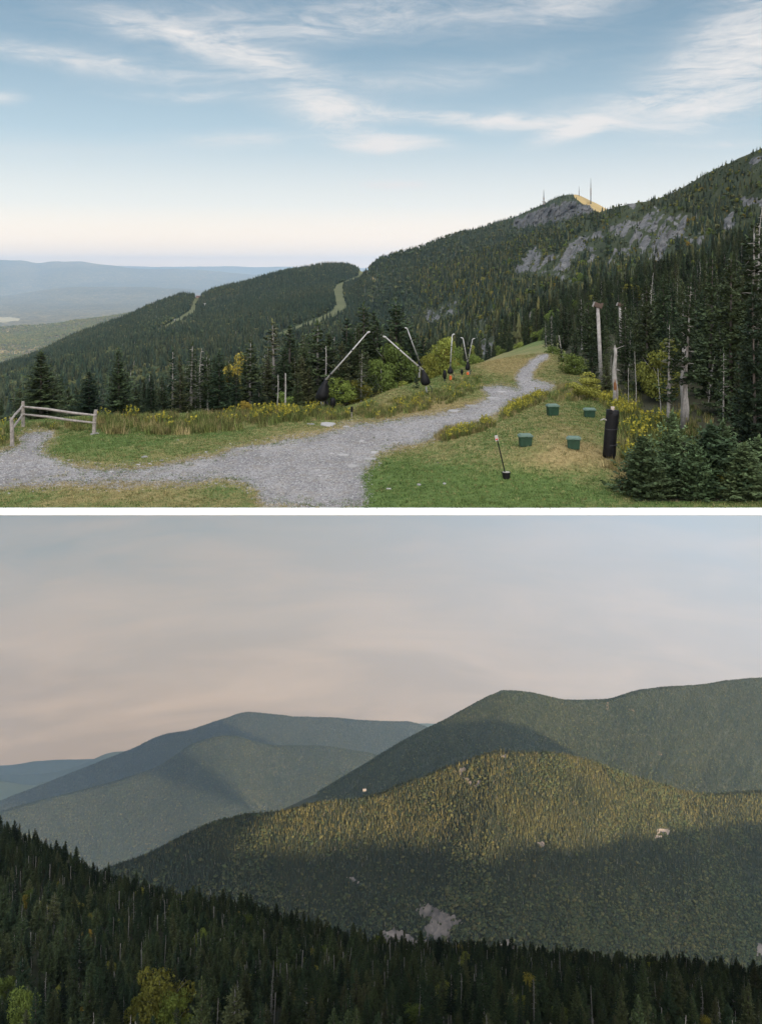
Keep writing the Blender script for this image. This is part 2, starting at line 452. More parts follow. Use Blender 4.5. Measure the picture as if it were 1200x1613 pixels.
def grid_faces(nr, nc):
    i = np.arange(nr * nc).reshape(nr, nc)
    return np.stack([i[:-1, :-1], i[:-1, 1:], i[1:, 1:], i[1:, :-1]], -1).reshape(-1, 4)
def terrain(name, g, mat, label=None, rock=None, trail=None, kind='structure'):
    nr, nc = g.shape[:2]
    o = mesh_obj(name, g.reshape(-1, 3), grid_faces(nr, nc), mat, smooth=True)
    attr(o, 'rock', np.zeros(nr * nc) if rock is None else rock); attr(o, 'trail', np.zeros(nr * nc) if trail is None else trail)
    o['kind'] = kind
    if label: o['label'] = label
    return o
def soft(x, y, polys, width, nz=0.0, sx=8.0, sy=8.0, seed=3):
    d = np.full(np.asarray(x).shape, -1e9)
    for p in polys: d = np.maximum(d, polydist(x, y, p))
    if nz: d = d + nz * fb2(x, y, sx, sy, 4, seed)
    return np.clip(0.5 + d / width, 0, 1)
def scatter(g, n, seed, rows=None, weight=None, jitter=True):
    """n random points on the grid, even over its world area (times weight per vertex)"""
    rs = np.random.RandomState(seed)
    q = g if rows is None else g[:rows]
    a = q[:-1, :-1]; b = q[:-1, 1:]; c = q[1:, :-1]; d = q[1:, 1:]
    ar = np.linalg.norm(np.cross(b - a, c - a)[..., :], axis=-1)
    # plan area: trees stand upright
    if weight is not None:
        wv_ = weight[:q.shape[0]]; ar = ar * wv_[:-1, :-1]
    p = ar.ravel() / ar.sum(); idx = rs.choice(len(p), n, p=p)
    i, j = np.unravel_index(idx, ar.shape); s = rs.rand(n, 1); t_ = rs.rand(n, 1)
    pts = a[i, j] * (1 - s) * (1 - t_) + b[i, j] * s * (1 - t_) + c[i, j] * (1 - s) * t_ + d[i, j] * s * t_
    return pts, i, j

# ------------------------------------------------------------------ plant prototypes (unlinked; shared mesh data)
def quads_to_mesh(name, Q, mat, tone=None):
    Q = np.asarray(Q, float); n = len(Q)
    o = mesh_obj(name, Q.reshape(-1, 3), np.arange(n * 4).reshape(n, 4), mat, link=False)
    attr(o, 'tone', np.repeat(NP.rand(n) if tone is None else tone, 4))
    return o.data
def trunk_mesh(name, h, r, lean=0.0, mat='bark', stubs=0, wob=0.0, top=0.12):
    mb = MB(); pts = []; rad = []
    for k in range(7):
        q = k / 6; pts.append((lean * h * q * q + wob * math.sin(q * 7), wob * math.cos(q * 5) - wob, h * q - 0.25 * (k == 0))); rad.append(r * (1 - (1 - top) * q) * (1.25 if k == 0 else 1))
    mb.tube(pts, rad, 7, 0.08)
    for _ in range(stubs):
        q = R_.uniform(0.25, 0.97); a = R_.uniform(0, 6.28); L = R_.uniform(0.15, 0.7) * (1.1 - q) * h * 0.16 + 0.12
        z = h * q; bx = lean * h * q * q + wob * math.sin(q * 7)
        mb.tube([(bx, wob * math.cos(q * 5) - wob, z), (bx + math.cos(a) * L * .6, math.sin(a) * L * .6, z + L * R_.uniform(-.1, .25)), (bx + math.cos(a) * L, math.sin(a) * L, z + L * R_.uniform(-.35, .3))], [r * .22, r * .14, r * .05], 4)
    o = mesh_obj(name, mb.v, mb.f, M[mat], smooth=True, link=False)
    return o.data
def spruce_crown(name, h, r, seed, base=0.08, dens=1.0, droop=0.25, mat='spruce', gap=0.12, tw=1.0):
    rs = np.random.RandomState(seed); Q = []; tone = []
    z = base * h
    while z < h * 0.985:
        q = (z - base * h) / (h * (1 - base)); Lr = r * (1 - q) ** 0.85 * (0.82 + 0.18 * math.sin(q * 40 + seed)) + 0.06
        nb = max(4, int((5 + 3 * (1 - q)) * dens))
        if q < 0.25: Lr *= 0.65 + 1.4 * q
        a0 = rs.rand() * 6.28
        for k in range(nb):
            if rs.rand() < gap: continue
            a = a0 + 6.283 * k / nb + rs.normal(0, 0.22); L = Lr * rs.uniform(0.6, 1.18)
            el_ = 0.55 * q - droop * (1 - q) + rs.normal(0, 0.08)
            d = np.array([math.cos(a), math.sin(a), 0]); side = np.array([-math.sin(a), math.cos(a), 0]); up = np.array([0, 0, 1.0])
            nt_ = int(5 + 9 * min(1.4, L)); s0 = rs.uniform(0.75, 1.25); bt = rs.rand()
            for m_ in range(nt_):
                f_ = (m_ + rs.rand()) / nt_; f_ = 0.12 + 0.88 * f_
                zz = z + L * f_ * el_ + 0.16 * L * (f_ ** 2) * (1 if q > .1 else .5)
                c0 = d * L * f_ + up * (zz + rs.normal(0, 0.03))
                sd = 1 if (m_ % 2) else -1
                tl = (0.18 + 0.34 * (1 - f_)) * L ** 0.6 * rs.uniform(0.6, 1.2) * 0.8
                dr = d * rs.uniform(0.45, 0.9) + side * sd * rs.uniform(0.5, 1.0) + up * rs.normal(-0.14, 0.2)
                if f_ > 0.88: dr = d + side * rs.normal(0, 0.3) + up * 0.15
                dr /= np.linalg.norm(dr)
                wd = np.cross(dr, up + rs.normal(0, 0.45, 3)); wd /= np.linalg.norm(wd)
                wdt = (0.035 + 0.05 * rs.rand()) * s0 * tw * (0.8 + 0.35 * r)
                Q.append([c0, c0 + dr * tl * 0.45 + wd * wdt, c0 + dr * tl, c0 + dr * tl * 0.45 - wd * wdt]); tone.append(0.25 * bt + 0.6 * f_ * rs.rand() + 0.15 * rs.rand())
                if rs.rand() < 0.55:    # hanging twiglets give the spray depth
                    dn = -up * rs.uniform(0.4, 1.0) + d * rs.uniform(0, .5) + side * rs.normal(0, .4); dn /= np.linalg.norm(dn)
                    w2 = np.cross(dn, d + rs.normal(0, .3, 3)); w2 /= np.linalg.norm(w2); t2 = tl * 0.55
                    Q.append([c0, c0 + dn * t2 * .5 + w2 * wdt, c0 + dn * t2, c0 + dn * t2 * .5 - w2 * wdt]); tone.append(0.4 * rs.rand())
        z += h * 0.034 * rs.uniform(0.75, 1.25) / (0.7 + 0.5 * dens)
    for k in range(6):   # leader
        a = rs.rand() * 6.28; d = np.array([math.cos(a) * .3, math.sin(a) * .3, 1]); c0 = np.array([0, 0, h * (0.93 + 0.012 * k)]); s_ = np.array([-math.sin(a), math.cos(a), 0]) * 0.035
        Q.append([c0, c0 + d * .12 + s_, c0 + d * .26, c0 + d * .12 - s_]); tone.append(0.6)
    return quads_to_mesh(name, Q, M[mat], np.array(tone))
def broad_crown(name, h, r, seed, mat='leaf', n=2200, leaf=0.11, lumps=14, zlo=0.35):
    rs = np.random.RandomState(seed); Q = []; tone = []
    C_ = [(rs.normal(0, r * .42), rs.normal(0, r * .42), h * rs.uniform(zlo, 0.88), r * rs.uniform(0.28, 0.5)) for _ in range(lumps)]
    for k in range(n):
        c = C_[rs.randint(lumps)]; d = rs.normal(0, 1, 3); d /= np.linalg.norm(d); d[2] = d[2] * 0.75 + 0.12
        rad = c[3] * (1 - 0.45 * rs.rand() ** 2.2); p = np.array(c[:3]) + d * rad
        a = rs.normal(0, 1, 3) + d * 0.4; a /= np.linalg.norm(a); b_ = np.cross(a, d + rs.normal(0, .5, 3)); b_ /= np.linalg.norm(b_) + 1e-6
        s_ = leaf * rs.uniform(0.6, 1.3)
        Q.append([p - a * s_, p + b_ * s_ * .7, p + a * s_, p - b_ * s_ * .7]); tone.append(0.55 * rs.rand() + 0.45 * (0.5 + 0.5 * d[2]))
    return quads_to_mesh(name, Q, M[mat], np.array(tone))
def limb_mesh(name, h, r, seed, mat='dead', spread=1.0, n=7):
    rs = random.Random(seed); mb = MB()
    mb.tube([(0, 0, -0.2), (0.05 * h * rs.uniform(-1, 1), 0, h * .35), (0.08 * h * rs.uniform(-1, 1), 0.03, h * .85)], [r, r * .7, r * .2], 6, .05)
    for k in range(n):
        a = rs.uniform(0, 6.28); z = h * rs.uniform(0.2, 0.6); L = h * rs.uniform(.2, .4) * spread
        mb.tube([(0, 0, z), (math.cos(a) * L * .5, math.sin(a) * L * .5, z + L * .5), (math.cos(a) * L, math.sin(a) * L, z + L * 1.0)], [r * .4, r * .25, r * .06], 4)
    return mesh_obj(name, mb.v, mb.f, M[mat], smooth=True, link=False).data

HS = 8.0     # nominal spruce height of the prototypes
SPR = []     # (crown mesh, trunk mesh)
for k, (rr, base, dens, droop, gap) in enumerate([(1.75, .05, 1.15, .30, .10), (1.45, .07, 1.1, .22, .12), (1.95, .04, 1.2, .18, .14), (1.3, .12, 1.0, .34, .16), (1.6, .30, .95, .28, .22), (1.15, .22, .9, .36, .3)]):
    SPR.append((spruce_crown('spruce_crown', HS, rr, 20 + k, base, dens, droop, gap=gap), trunk_mesh('spruce_trunk', HS * .97, 0.12, mat='bark' if k < 4 else 'dead', stubs=10 if k < 4 else 34)))
DEAD = [(trunk_mesh('dead_trunk', 6.0, 0.12, 0.02, 'dead', 34, 0.04, 0.25)), (trunk_mesh('dead_trunk', 6.0, 0.10, -0.05, 'dead', 14, 0.05, 0.3)), (trunk_mesh('dead_trunk', 6.0, 0.15, 0.0, 'dead', 6, 0.03, 0.55)), (trunk_mesh('dead_trunk', 6.0, 0.09, 0.06, 'dead', 60, 0.06, 0.15))]
BRD = [(broad_crown('leafy_crown', 4.0, 1.8, 40 + k, n=5200, leaf=0.085, zlo=.25, lumps=18), limb_mesh('forked_trunk', 4.0, 0.06, 50 + k)) for k in range(3)]
YNG = [(spruce_crown('young_fir_crown', 3.2, 1.7, 60 + k, .03, 1.3, 0.0, 'young', .06, 0.85), trunk_mesh('young_trunk', 3.1, .04, mat='bark')) for k in range(3)]
def proto(me, name):
    return bpy.data.objects.new(name, me)
def joined(meshes, name):
    """one mesh out of several (crown + trunk), for the mass of the forest"""
    vs = []; fs = []; mats = []; mi = []; tn = []; b = 0
    for me in meshes:
        n = len(me.vertices); co = np.empty(n * 3); me.vertices.foreach_get('co', co); vs.append(co.reshape(-1, 3))
        for p in me.polygons: fs.append(tuple(i + b for i in p.vertices)); mi.append(len(mats))
        if 'tone' in me.attributes:
            t_ = np.empty(n, np.float32); me.attributes['tone'].data.foreach_get('value', t_)
        else: t_ = np.full(n, .5, np.float32)
        tn.append(t_); mats.append(me.materials[0]); b += n
    o = mesh_obj(name, np.concatenate(vs), fs, mats, link=False)
    o.data.polygons.foreach_set('material_index', np.array(mi, np.int32)); attr(o, 'tone', np.concatenate(tn))
    return o
def far_conifer(name, seed, mat='spruce_far', h=8.0, r=1.35, tiers=6):
    rs = np.random.RandomState(seed); vs = []; fs = []; tn = []
    for t_ in range(tiers):
        q = t_ / tiers; zb = h * (0.04 + 0.86 * q); rt = r * (1 - q) ** .8 * rs.uniform(.85, 1.1) + .08; zt = min(h, zb + h * 0.30); n = 9; b = len(vs)
        for k in range(n):
            a = 6.283 * k / n + t_; rr = rt * rs.uniform(.6, 1.2); vs.append((math.cos(a) * rr, math.sin(a) * rr, zb + rs.normal(0, .16) - .1)); tn.append(rs.rand())
        vs.append((rs.normal(0, .03), rs.normal(0, .03), zt)); tn.append(.5 + .5 * rs.rand())
        fs += [(b + k, b + (k + 1) % n, b + n) for k in range(n)]
    o = mesh_obj(name, vs, fs, M[mat], link=False); attr(o, 'tone', np.array(tn)); return o
def far_broad(name, seed, mat='leaf_far', h=6.0, r=2.1):
    rs = np.random.RandomState(seed); vs = []; fs = []; tn = []
    for c in [(0, 0, h * .62, r)] + [(rs.normal(0, r * .5), rs.normal(0, r * .5), h * rs.uniform(.5, .85), r * rs.uniform(.4, .65)) for _ in range(5)]:
        b = len(vs); nr, ns = 4, 7
        for i in range(nr + 1):
            ph = math.pi * i / nr
            for k in range(ns):
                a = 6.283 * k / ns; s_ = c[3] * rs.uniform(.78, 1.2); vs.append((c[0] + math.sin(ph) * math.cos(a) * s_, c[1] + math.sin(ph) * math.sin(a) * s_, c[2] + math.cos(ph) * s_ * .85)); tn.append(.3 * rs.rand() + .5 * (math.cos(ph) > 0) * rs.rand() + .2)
        for i in range(nr):
            for k in range(ns): fs.append((b + i * ns + k, b + i * ns + (k + 1) % ns, b + (i + 1) * ns + (k + 1) % ns, b + (i + 1) * ns + k))
    o = mesh_obj(name, vs, fs, M[mat], link=False); attr(o, 'tone', np.array(tn)); return o
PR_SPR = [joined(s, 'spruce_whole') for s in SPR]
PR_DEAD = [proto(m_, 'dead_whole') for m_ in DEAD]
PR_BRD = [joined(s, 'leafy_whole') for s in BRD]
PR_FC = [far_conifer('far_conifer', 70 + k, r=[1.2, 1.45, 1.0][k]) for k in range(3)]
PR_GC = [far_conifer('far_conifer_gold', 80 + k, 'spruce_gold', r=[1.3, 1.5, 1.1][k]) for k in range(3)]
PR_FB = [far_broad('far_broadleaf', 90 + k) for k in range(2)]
PR_FD = [proto(trunk_mesh('far_dead', 7.0, .22, .02, 'dead', 10, .05, .2), 'far_dead')]

def instancer(name, pts, protos, var, scale, rot, label=None, wid=None, kind='stuff'):
    """one object that draws a prototype at each of its points"""
    me = bpy.data.meshes.new(name); me.vertices.add(len(pts)); me.vertices.foreach_set('co', np.asarray(pts, float).ravel())
    o = bpy.data.objects.new(name, me); COL.objects.link(o)
    wid = np.ones(len(pts)) if wid is None else wid
    sc3 = np.stack([scale * wid, scale * wid, scale], -1)
    a = me.attributes.new('scl', 'FLOAT_VECTOR', 'POINT'); a.data.foreach_set('vector', sc3.astype(np.float32).ravel())
    a = me.attributes.new('rot', 'FLOAT_VECTOR', 'POINT'); r3 = np.zeros((len(pts), 3), np.float32); r3[:, 2] = rot
    r3[:, 0] = NP.normal(0, .03, len(pts)); r3[:, 1] = NP.normal(0, .03, len(pts)); a.data.foreach_set('vector', r3.ravel())
    a = me.attributes.new('kin', 'INT', 'POINT'); a.data.foreach_set('value', np.asarray(var, np.int32))
    ng = bpy.data.node_groups.new(name, 'GeometryNodeTree')
    ng.interface.new_socket('Geometry', in_out='INPUT', socket_type='NodeSocketGeometry')
    ng.interface.new_socket('Geometry', in_out='OUTPUT', socket_type='NodeSocketGeometry')
    N = ng.nodes; L = ng.links
    gi = N.new('NodeGroupInput'); go = N.new('NodeGroupOutput'); jn = N.new('GeometryNodeJoinGeometry')
    def na(nm, typ):
        x = N.new('GeometryNodeInputNamedAttribute'); x.data_type = typ; x.inputs[0].default_value = nm; return x.outputs[0]
    s_, r_, k_ = na('scl', 'FLOAT_VECTOR'), na('rot', 'FLOAT_VECTOR'), na('kin', 'INT')
    e2r = N.new('FunctionNodeEulerToRotation'); L.new(r_, e2r.inputs[0])
    for k, pr in enumerate(protos):
        oi = N.new('GeometryNodeObjectInfo'); oi.inputs['Object'].default_value = pr; oi.inputs['As Instance'].default_value = True
        cp = N.new('FunctionNodeCompare'); cp.data_type = 'INT'; cp.operation = 'EQUAL'; L.new(k_, cp.inputs[2]); cp.inputs[3].default_value = k
        ip = N.new('GeometryNodeInstanceOnPoints'); L.new(gi.outputs[0], ip.inputs['Points']); L.new(cp.outputs[0], ip.inputs['Selection'])
        L.new(oi.outputs['Geometry'], ip.inputs['Instance']); L.new(e2r.outputs[0], ip.inputs['Rotation']); L.new(s_, ip.inputs['Scale'])
        L.new(ip.outputs[0], jn.inputs[0])
    L.new(jn.outputs[0], go.inputs[0])
    md = o.modifiers.new('scatter', 'NODES'); md.node_group = ng
    o['kind'] = kind
    if label: o['label'] = label
    return o

# =================================================================== UPPER TERRACE
# ---- near ground: height below the camera varies gently; (u, v) are the picture position of a ground point
def Hh(u, v):
    u = np.asarray(u, float); v = np.asarray(v, float)
    m = 0.85 * np.exp(-((u - 880) / 120) ** 2 - ((v - 690) / 48) ** 2)
    m = m + 0.25 * np.exp(-((u - 760) / 90) ** 2 - ((v - 720) / 40) ** 2)
    m = m + 0.10 * np.exp(-((u - 230) / 150) ** 2 - ((v - 700) / 25) ** 2)
    return 7.46 - m
def G(u, v, dz=0.0):
    h = Hh(u, v); Y = F * h / (np.asarray(v, float) - HOR)
    return np.stack([(np.asarray(u, float) - 600) / F * Y, Y, -h + dz], -1)
ROAD = [(-220, 716), (-60, 716), (0, 711), (30, 700), (37, 680), (60, 676), (83, 678), (88, 690), (70, 703), (64, 712), (103, 730), (167, 738), (213, 738), (267, 729),
        (320, 720), (367, 708), (400, 702), (450, 693), (510, 682), (540, 671), (587, 665), (633, 660), (683, 653), (717, 646), (745, 637), (767, 627), (757, 610),
        (785, 607), (815, 611), (811, 595), (817, 583), (833, 568), (850, 558), (863, 556), (863, 563), (850, 574), (840, 587), (838, 597), (852, 601), (878, 606),
        (862, 617), (833, 623), (800, 636), (780, 652), (740, 672), (690, 690), (640, 702), (600, 718), (583, 733), (573, 750), (577, 800), (410, 800), (400, 772), (340, 752), (283, 760),
        (200, 763), (100, 764), (0, 770), (-220, 778)]
def GN(u, v, dz=0.0):
    """ground point with the small unevenness of the terrace"""
    p = G(u, v); f_ = np.clip((799.5 - np.asarray(v, float)) / 14, 0, 1)
    p[..., 2] += f_ * (0.035 * fbm(p / 0.9, 3, 4) + 0.08 * fbm(p / 5.0, 3, 9)) + dz
    return p
topu = [-260, 0, 160, 300, 420, 500, 560, 620, 680, 740, 800, 860, 900, 960, 1040, 1120, 1250, 1500]
topv = [668, 664, 655, 650, 650, 648, 636, 612, 596, 575, 562, 556, 566, 590, 622, 660, 700, 720]
nu, nv = 800, 230
us = np.linspace(-240, 1440, nu)
vt = catmull(topu, topv, us)
rows = []
for k in range(nv):
    q = k / (nv - 1); v = 799.5 + (vt - 799.5) * q
    rows.append(G(us, v))
g0 = np.array(rows)
UU, VV = proj(g0)
nfade = np.clip((799.5 - VV) / 14, 0, 1); g0[..., 2] += nfade * (0.035 * fbm(g0 / 0.9, 3, 4) + 0.08 * fbm(g0 / 5.0, 3, 9))
# beyond the crest the ground falls away into the wooded slope (left) or runs on under the forest (right)
fall = np.interp(us, [-240, 400, 560, 700, 870, 950, 1440], [1.0, 1.0, 0.8, 0.55, 0.25, 0.02, 0.0])
ext = []
for k in range(1, 25):
    q = k / 24; r = g0[nv - 1].copy(); dY = 95 * q ** 1.3
    s_ = 1 + dY / r[:, 1]; r[:, 0] *= s_; r[:, 1] += dY; r[:, 2] -= fall * (21 * q ** 1.1 + 1.0 * q); r[:, 2] += 0.3 * fbm(r / 7.0, 3, 2) * q
    ext.append(r)
g1 = np.concatenate([g0, np.array(ext)], 0)
UG, VG = proj(g1)
rd = polydist(UG, VG, ROAD) / np.clip((VG - 520) / 200, .25, 1.3)
rd = rd + 11.0 * fb2(g1[..., 0], g1[..., 1], 1.6, 2.6, 5, 8)
rd[nv:] = -20
isroad = rd > 0
dry = 0.5 + 0.5 * fb2(g1[..., 0], g1[..., 1], 6, 10, 4, 21)
def gz(u, v, ru, rv): return np.exp(-((UG - u) / ru) ** 2 - ((VG - v) / rv) ** 2)
dry = dry + .42 * np.exp(-np.abs(rd) / 8) * (rd < 2)
dry = dry + 0.22 * gz(870, 680, 95, 34) + 0.36 * gz(880, 725, 110, 22) + .55 * gz(800, 578, 60, 22) + 0.4 * gz(690, 640, 90, 14) + .3 * gz(930, 590, 60, 25) - 0.40 * gz(760, 775, 230, 34) + 0.30 * gz(250, 785, 150, 14) - .25 * gz(620, 780, 60, 40) - .1 * gz(200, 705, 120, 20) + .35 * gz(985, 745, 20, 40)
def ground_mat():
    m, n, b = material('turf_and_gravel')
    g = n.new('ShaderNodeNewGeometry').outputs['Position']
    dryA = n.new('ShaderNodeAttribute', attribute_name='dry').outputs['Fac']
    roadA = n.new('ShaderNodeAttribute', attribute_name='road').outputs['Fac']
    f1 = n.noise(g, 5.0, 8, 0.75); f2 = n.noise(g, 0.7, 5, 0.6); f3 = n.noise(n.mapv(g, (1, 1, 1)), 22.0, 3, 0.7)
    green = n.mix(n.ramp(f1, [(0.32, 0), (0.68, 1)]), (0.050, 0.095, 0.022), (0.14, 0.19, 0.050))
    straw = n.mix(n.ramp(f1, [(0.32, 0), (0.68, 1)]), (0.16, 0.125, 0.050), (0.36, 0.28, 0.13))
    dd = n.m('ADD', dryA, n.m('ADD', n.m('MULTIPLY', n.m('SUBTRACT', f2, 0.5), 1.3), n.m('MULTIPLY', n.m('SUBTRACT', f1, 0.5), .7)))
    turf = n.mix(n.ramp(dd, [(0.40, 0.0), (0.62, 0.35), (1.05, 1.0)]), green, straw)
    turf = n.mix(n.ramp(f3, [(0.3, 0.45), (0.5, 0)]), turf, (0.03, 0.045, 0.015))
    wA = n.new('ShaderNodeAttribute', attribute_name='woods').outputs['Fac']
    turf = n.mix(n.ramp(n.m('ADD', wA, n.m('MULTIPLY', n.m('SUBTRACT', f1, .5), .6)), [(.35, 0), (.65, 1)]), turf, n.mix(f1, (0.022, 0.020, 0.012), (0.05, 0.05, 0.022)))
    vo = n.new('ShaderNodeTexVoronoi'); n.put(vo.inputs['Vector'], g); vo.inputs['Scale'].default_value = 11.0
    vc = n.new('ShaderNodeSeparateXYZ'); n.put(vc.inputs[0], vo.outputs['Color'])
    gr = n.mix(n.ramp(vc.outputs[0], [(0.0, 0), (0.6, .45), (1.0, 1)]), (0.105, 0.10, 0.10), (0.46, 0.44, 0.44))
    gr = n.mix(n.ramp(vo.outputs['Distance'], [(0.0, 0.0), (0.75, .6)]), gr, (0.07, 0.068, 0.07))
    gr = n.mix(n.ramp(n.noise(g, 26, 4, .7), [(0.35, 0), (.7, .55)]), gr, (0.42, 0.41, 0.42))
    gr = n.mix(n.ramp(n.noise(g, 0.45, 5, .65), [(0.40, 0), (.62, .55)]), gr, (0.34, 0.325, 0.315))
    gr = n.mix(n.ramp(n.noise(n.mapv(g, (1.2, .35, 1), (0, 0, -.35)), 0.55, 4, .6), [(0.42, 0), (.62, .5)]), gr, (0.115, 0.11, 0.115))
    gr = n.mix(n.ramp(n.noise(g, 1.6, 5, .7), [(0.46, 0), (.66, .6)]), gr, (0.23, 0.19, 0.145))
    rf = n.m('ADD', roadA, n.m('ADD', n.m('MULTIPLY', n.m('SUBTRACT', f1, .5), 1.7), n.m('ADD', n.m('MULTIPLY', n.m('SUBTRACT', f2, .5), .6), n.m('MULTIPLY', n.m('SUBTRACT', f3, .5), .9))))
    mixf = n.ramp(rf, [(0.42, 0), (0.58, 1)])
    n.put(b.inputs['Base Color'], n.mix(mixf, turf, gr))
    b.inputs['Roughness'].default_value = 0.92
    bp = n.new('ShaderNodeBump'); bp.inputs['Strength'].default_value = 0.8; bp.inputs['Distance'].default_value = 0.05
    n.put(bp.inputs['Height'], n.m('ADD', f1, n.m('MULTIPLY', vo.outputs['Distance'], -0.5))); n.l.new(bp.outputs[0], b.inputs['Normal'])
    return m
M['ground'] = ground_mat()
allf = grid_faces(*g1.shape[:2]); fr = isroad.ravel()[allf].sum(1) >= 2
roadval = np.clip(0.5 + rd.ravel() / 24.0, 0, 1)
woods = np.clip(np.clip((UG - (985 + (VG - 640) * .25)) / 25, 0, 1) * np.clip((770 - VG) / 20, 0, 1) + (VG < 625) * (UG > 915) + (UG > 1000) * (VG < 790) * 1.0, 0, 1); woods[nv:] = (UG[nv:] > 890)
def sub(name, faces):
    idx, inv = np.unique(faces.ravel(), return_inverse=True)
    o = mesh_obj(name, g1.reshape(-1, 3)[idx], inv.reshape(-1, 4), M['ground'], smooth=True)
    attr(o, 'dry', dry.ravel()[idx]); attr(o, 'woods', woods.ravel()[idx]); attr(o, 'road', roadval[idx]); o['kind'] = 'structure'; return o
ground = sub('ground', allf[~fr]); road = sub('gravel_road', allf[fr])

divider_mb = MB(); divider_mb.box((0, 27.88, -7.570), (74, 0.2, 0.21), bev=0.01)  # white gap between the two stacked views, built as a solid strip
led = tag(divider_mb.build('view_divider', M['white']), 'long thin white painted kerb added between the upper and lower views at the terrace edge', 'divider')

# ---- mountains of the upper view
M['floorR'] = forest_floor('scrub_slope', (0.022, 0.035, 0.014), (0.060, 0.065, 0.024), scale=0.12, rscale=0.2)
M['floorH'] = forest_floor('wooded_slope', (0.020, 0.034, 0.016), (0.050, 0.062, 0.022), trail=(0.085, 0.09, 0.042), scale=0.03)
Ru = [560, 640, 760, 850, 950, 1050, 1200, 1400, 1700]
def LN(uu, vv, yy): return list(zip(uu, vv, yy))
Rl = [LN(Ru, [660, 640, 600, 574, 600, 655, 715, 760, 780], [190, 150, 112, 92, 64, 50, 40, 38, 38]),
      LN(Ru, [580, 566, 558, 553, 522, 508, 500, 500, 500], [420, 330, 240, 160, 140, 115, 95, 90, 90]),
      LN(Ru, [540, 510, 478, 456, 442, 430, 418, 400, 380], [950, 800, 560, 430, 380, 310, 210, 190, 190]),
      LN(Ru, [510, 460, 425, 402, 385, 370, 335, 290, 250], [1100, 1000, 800, 620, 500, 430, 340, 290, 270]),
      LN(Ru, [480, 436, 397, 364, 334, 300, 229, 130, 60], [1200, 1100, 950, 780, 620, 540, 440, 380, 350])]
gR = loft(Rl, 570, 1640, 560, 190, drop=(260, 110), amp=5.0, wl=55, seed=3)
z4 = lambda pts: [(780 + x / 2.857, 200 + y / 2.857) for x, y in pts]
ROCKR = [z4([(515, 440), (560, 425), (600, 440), (640, 440), (660, 400), (700, 385), (740, 370), (760, 400), (800, 400), (840, 390), (870, 450), (860, 490), (820, 500), (770, 490), (765, 570), (745, 630), (705, 600), (700, 560), (640, 575), (600, 585), (560, 560), (590, 500), (560, 490), (515, 485)]),
         z4([(80, 640), (150, 560), (190, 540), (200, 590), (290, 580), (330, 530), (370, 500), (410, 500), (410, 540), (335, 590), (345, 640), (325, 705), (280, 705), (270, 660), (200, 670), (110, 650)]),
         z4([(420, 540), (465, 540), (475, 570), (420, 615)]), z4([(1030, 400), (1080, 385), (1090, 450), (1040, 455)]), z4([(870, 490), (935, 490), (920, 530), (870, 555)]),
         z4([(1118, 318), (1210, 318), (1210, 350), (1118, 346)]), z4([(1160, 150), (1210, 140), (1210, 170), (1160, 175)]), z4([(590, 345), (625, 345), (625, 362), (590, 362)]), z4([(330, 510), (400, 495), (470, 470), (480, 490), (400, 535), (330, 545)]),
         [(750, 505), (760, 500), (768, 505), (756, 524), (748, 524)], [(755, 535), (770, 528), (778, 540), (774, 560), (754, 562)], [(673, 497), (690, 488), (705, 480), (716, 465), (722, 470), (715, 492), (695, 500), (675, 506)],
         z4([(470, 590), (540, 560), (560, 575), (500, 620)])]
uR, vR = proj(gR)
uw = uR + 0.5 * (vR - 380)           # slabs lean down to the left
rockR = soft(uR, vR, ROCKR, 9, 20, 12, 9, 5)
slab = 0.5 + 0.5 * fb2(uw, vR, 5, 26, 3, 14)
rockR = rockR * np.clip((slab - .36) * 6, 0, 1) * np.clip((fb2(uw, vR, 14, 9, 3, 24) + .28) * 5, 0, 1)
rockR[190:] = 0
gR[..., 2] += rockR * (4.5 * fb2(uw, vR, 5, 18, 4, 15)); gR[..., 1] -= rockR * 14.0 * fb2(uw, vR, 4, 12, 4, 16)
terrain('hill', gR, M['floorR'], 'steep scrub covered mountainside with bare grey rock slabs', rock=rockR.ravel())

Bu = [480, 540, 575, 590, 620, 660, 700, 760, 810, 860, 880, 905, 930, 957, 1050]
Bl = [LN(Bu, [640] * 15, [420] * 15), LN(Bu, [560, 540, 525, 520, 510, 500, 490, 480, 470, 460, 455, 450, 450, 450, 460], [800] * 15),
      LN(Bu, [540, 510, 470, 462, 450, 436, 420, 405, 392, 380, 372, 366, 368, 374, 430], [1050] * 15),
      LN(Bu, [520, 480, 433, 418, 405, 392, 374, 358, 342, 321, 312, 309, 319, 332, 400], [1250] * 15)]
gB = loft(Bl, 490, 1030, 420, 150, drop=(300, 90), amp=5, wl=90, seed=6)
uB, vB = proj(gB)
TRAIL2 = [(566, 424), (578, 424), (584, 434), (573, 437), (556, 443), (540, 450), (537, 460), (541, 476), (546, 490), (531, 501), (500, 513), (470, 524), (440, 536), (412, 545), (410, 540), (440, 527), (470, 515), (500, 504), (526, 491), (531, 478), (526, 462), (528, 450), (548, 441), (563, 435)]
TRAIL3 = [(574, 424), (580, 428), (600, 448), (592, 448)]
TRAIL1 = [(308, 467), (317, 465), (309, 480), (306, 496), (288, 509), (262, 521), (240, 529), (238, 525), (270, 508), (297, 491), (303, 479)]
rockB = soft(uB, vB, [z4([(90, 418), (250, 350), (360, 330), (452, 376), (410, 392), (300, 424), (200, 440), (110, 465), (85, 450)])], 8, 10, 8, 8, 7)
rockB[150:] = 0; rockB *= np.clip(.55 + 1.5 * fb2(uB + .6 * vB, vB, 5, 9, 4, 33) + .5, 0, 1)
gB[..., 1] -= rockB * 45 * fb2(uB + .4 * vB, vB, 5, 10, 4, 3)
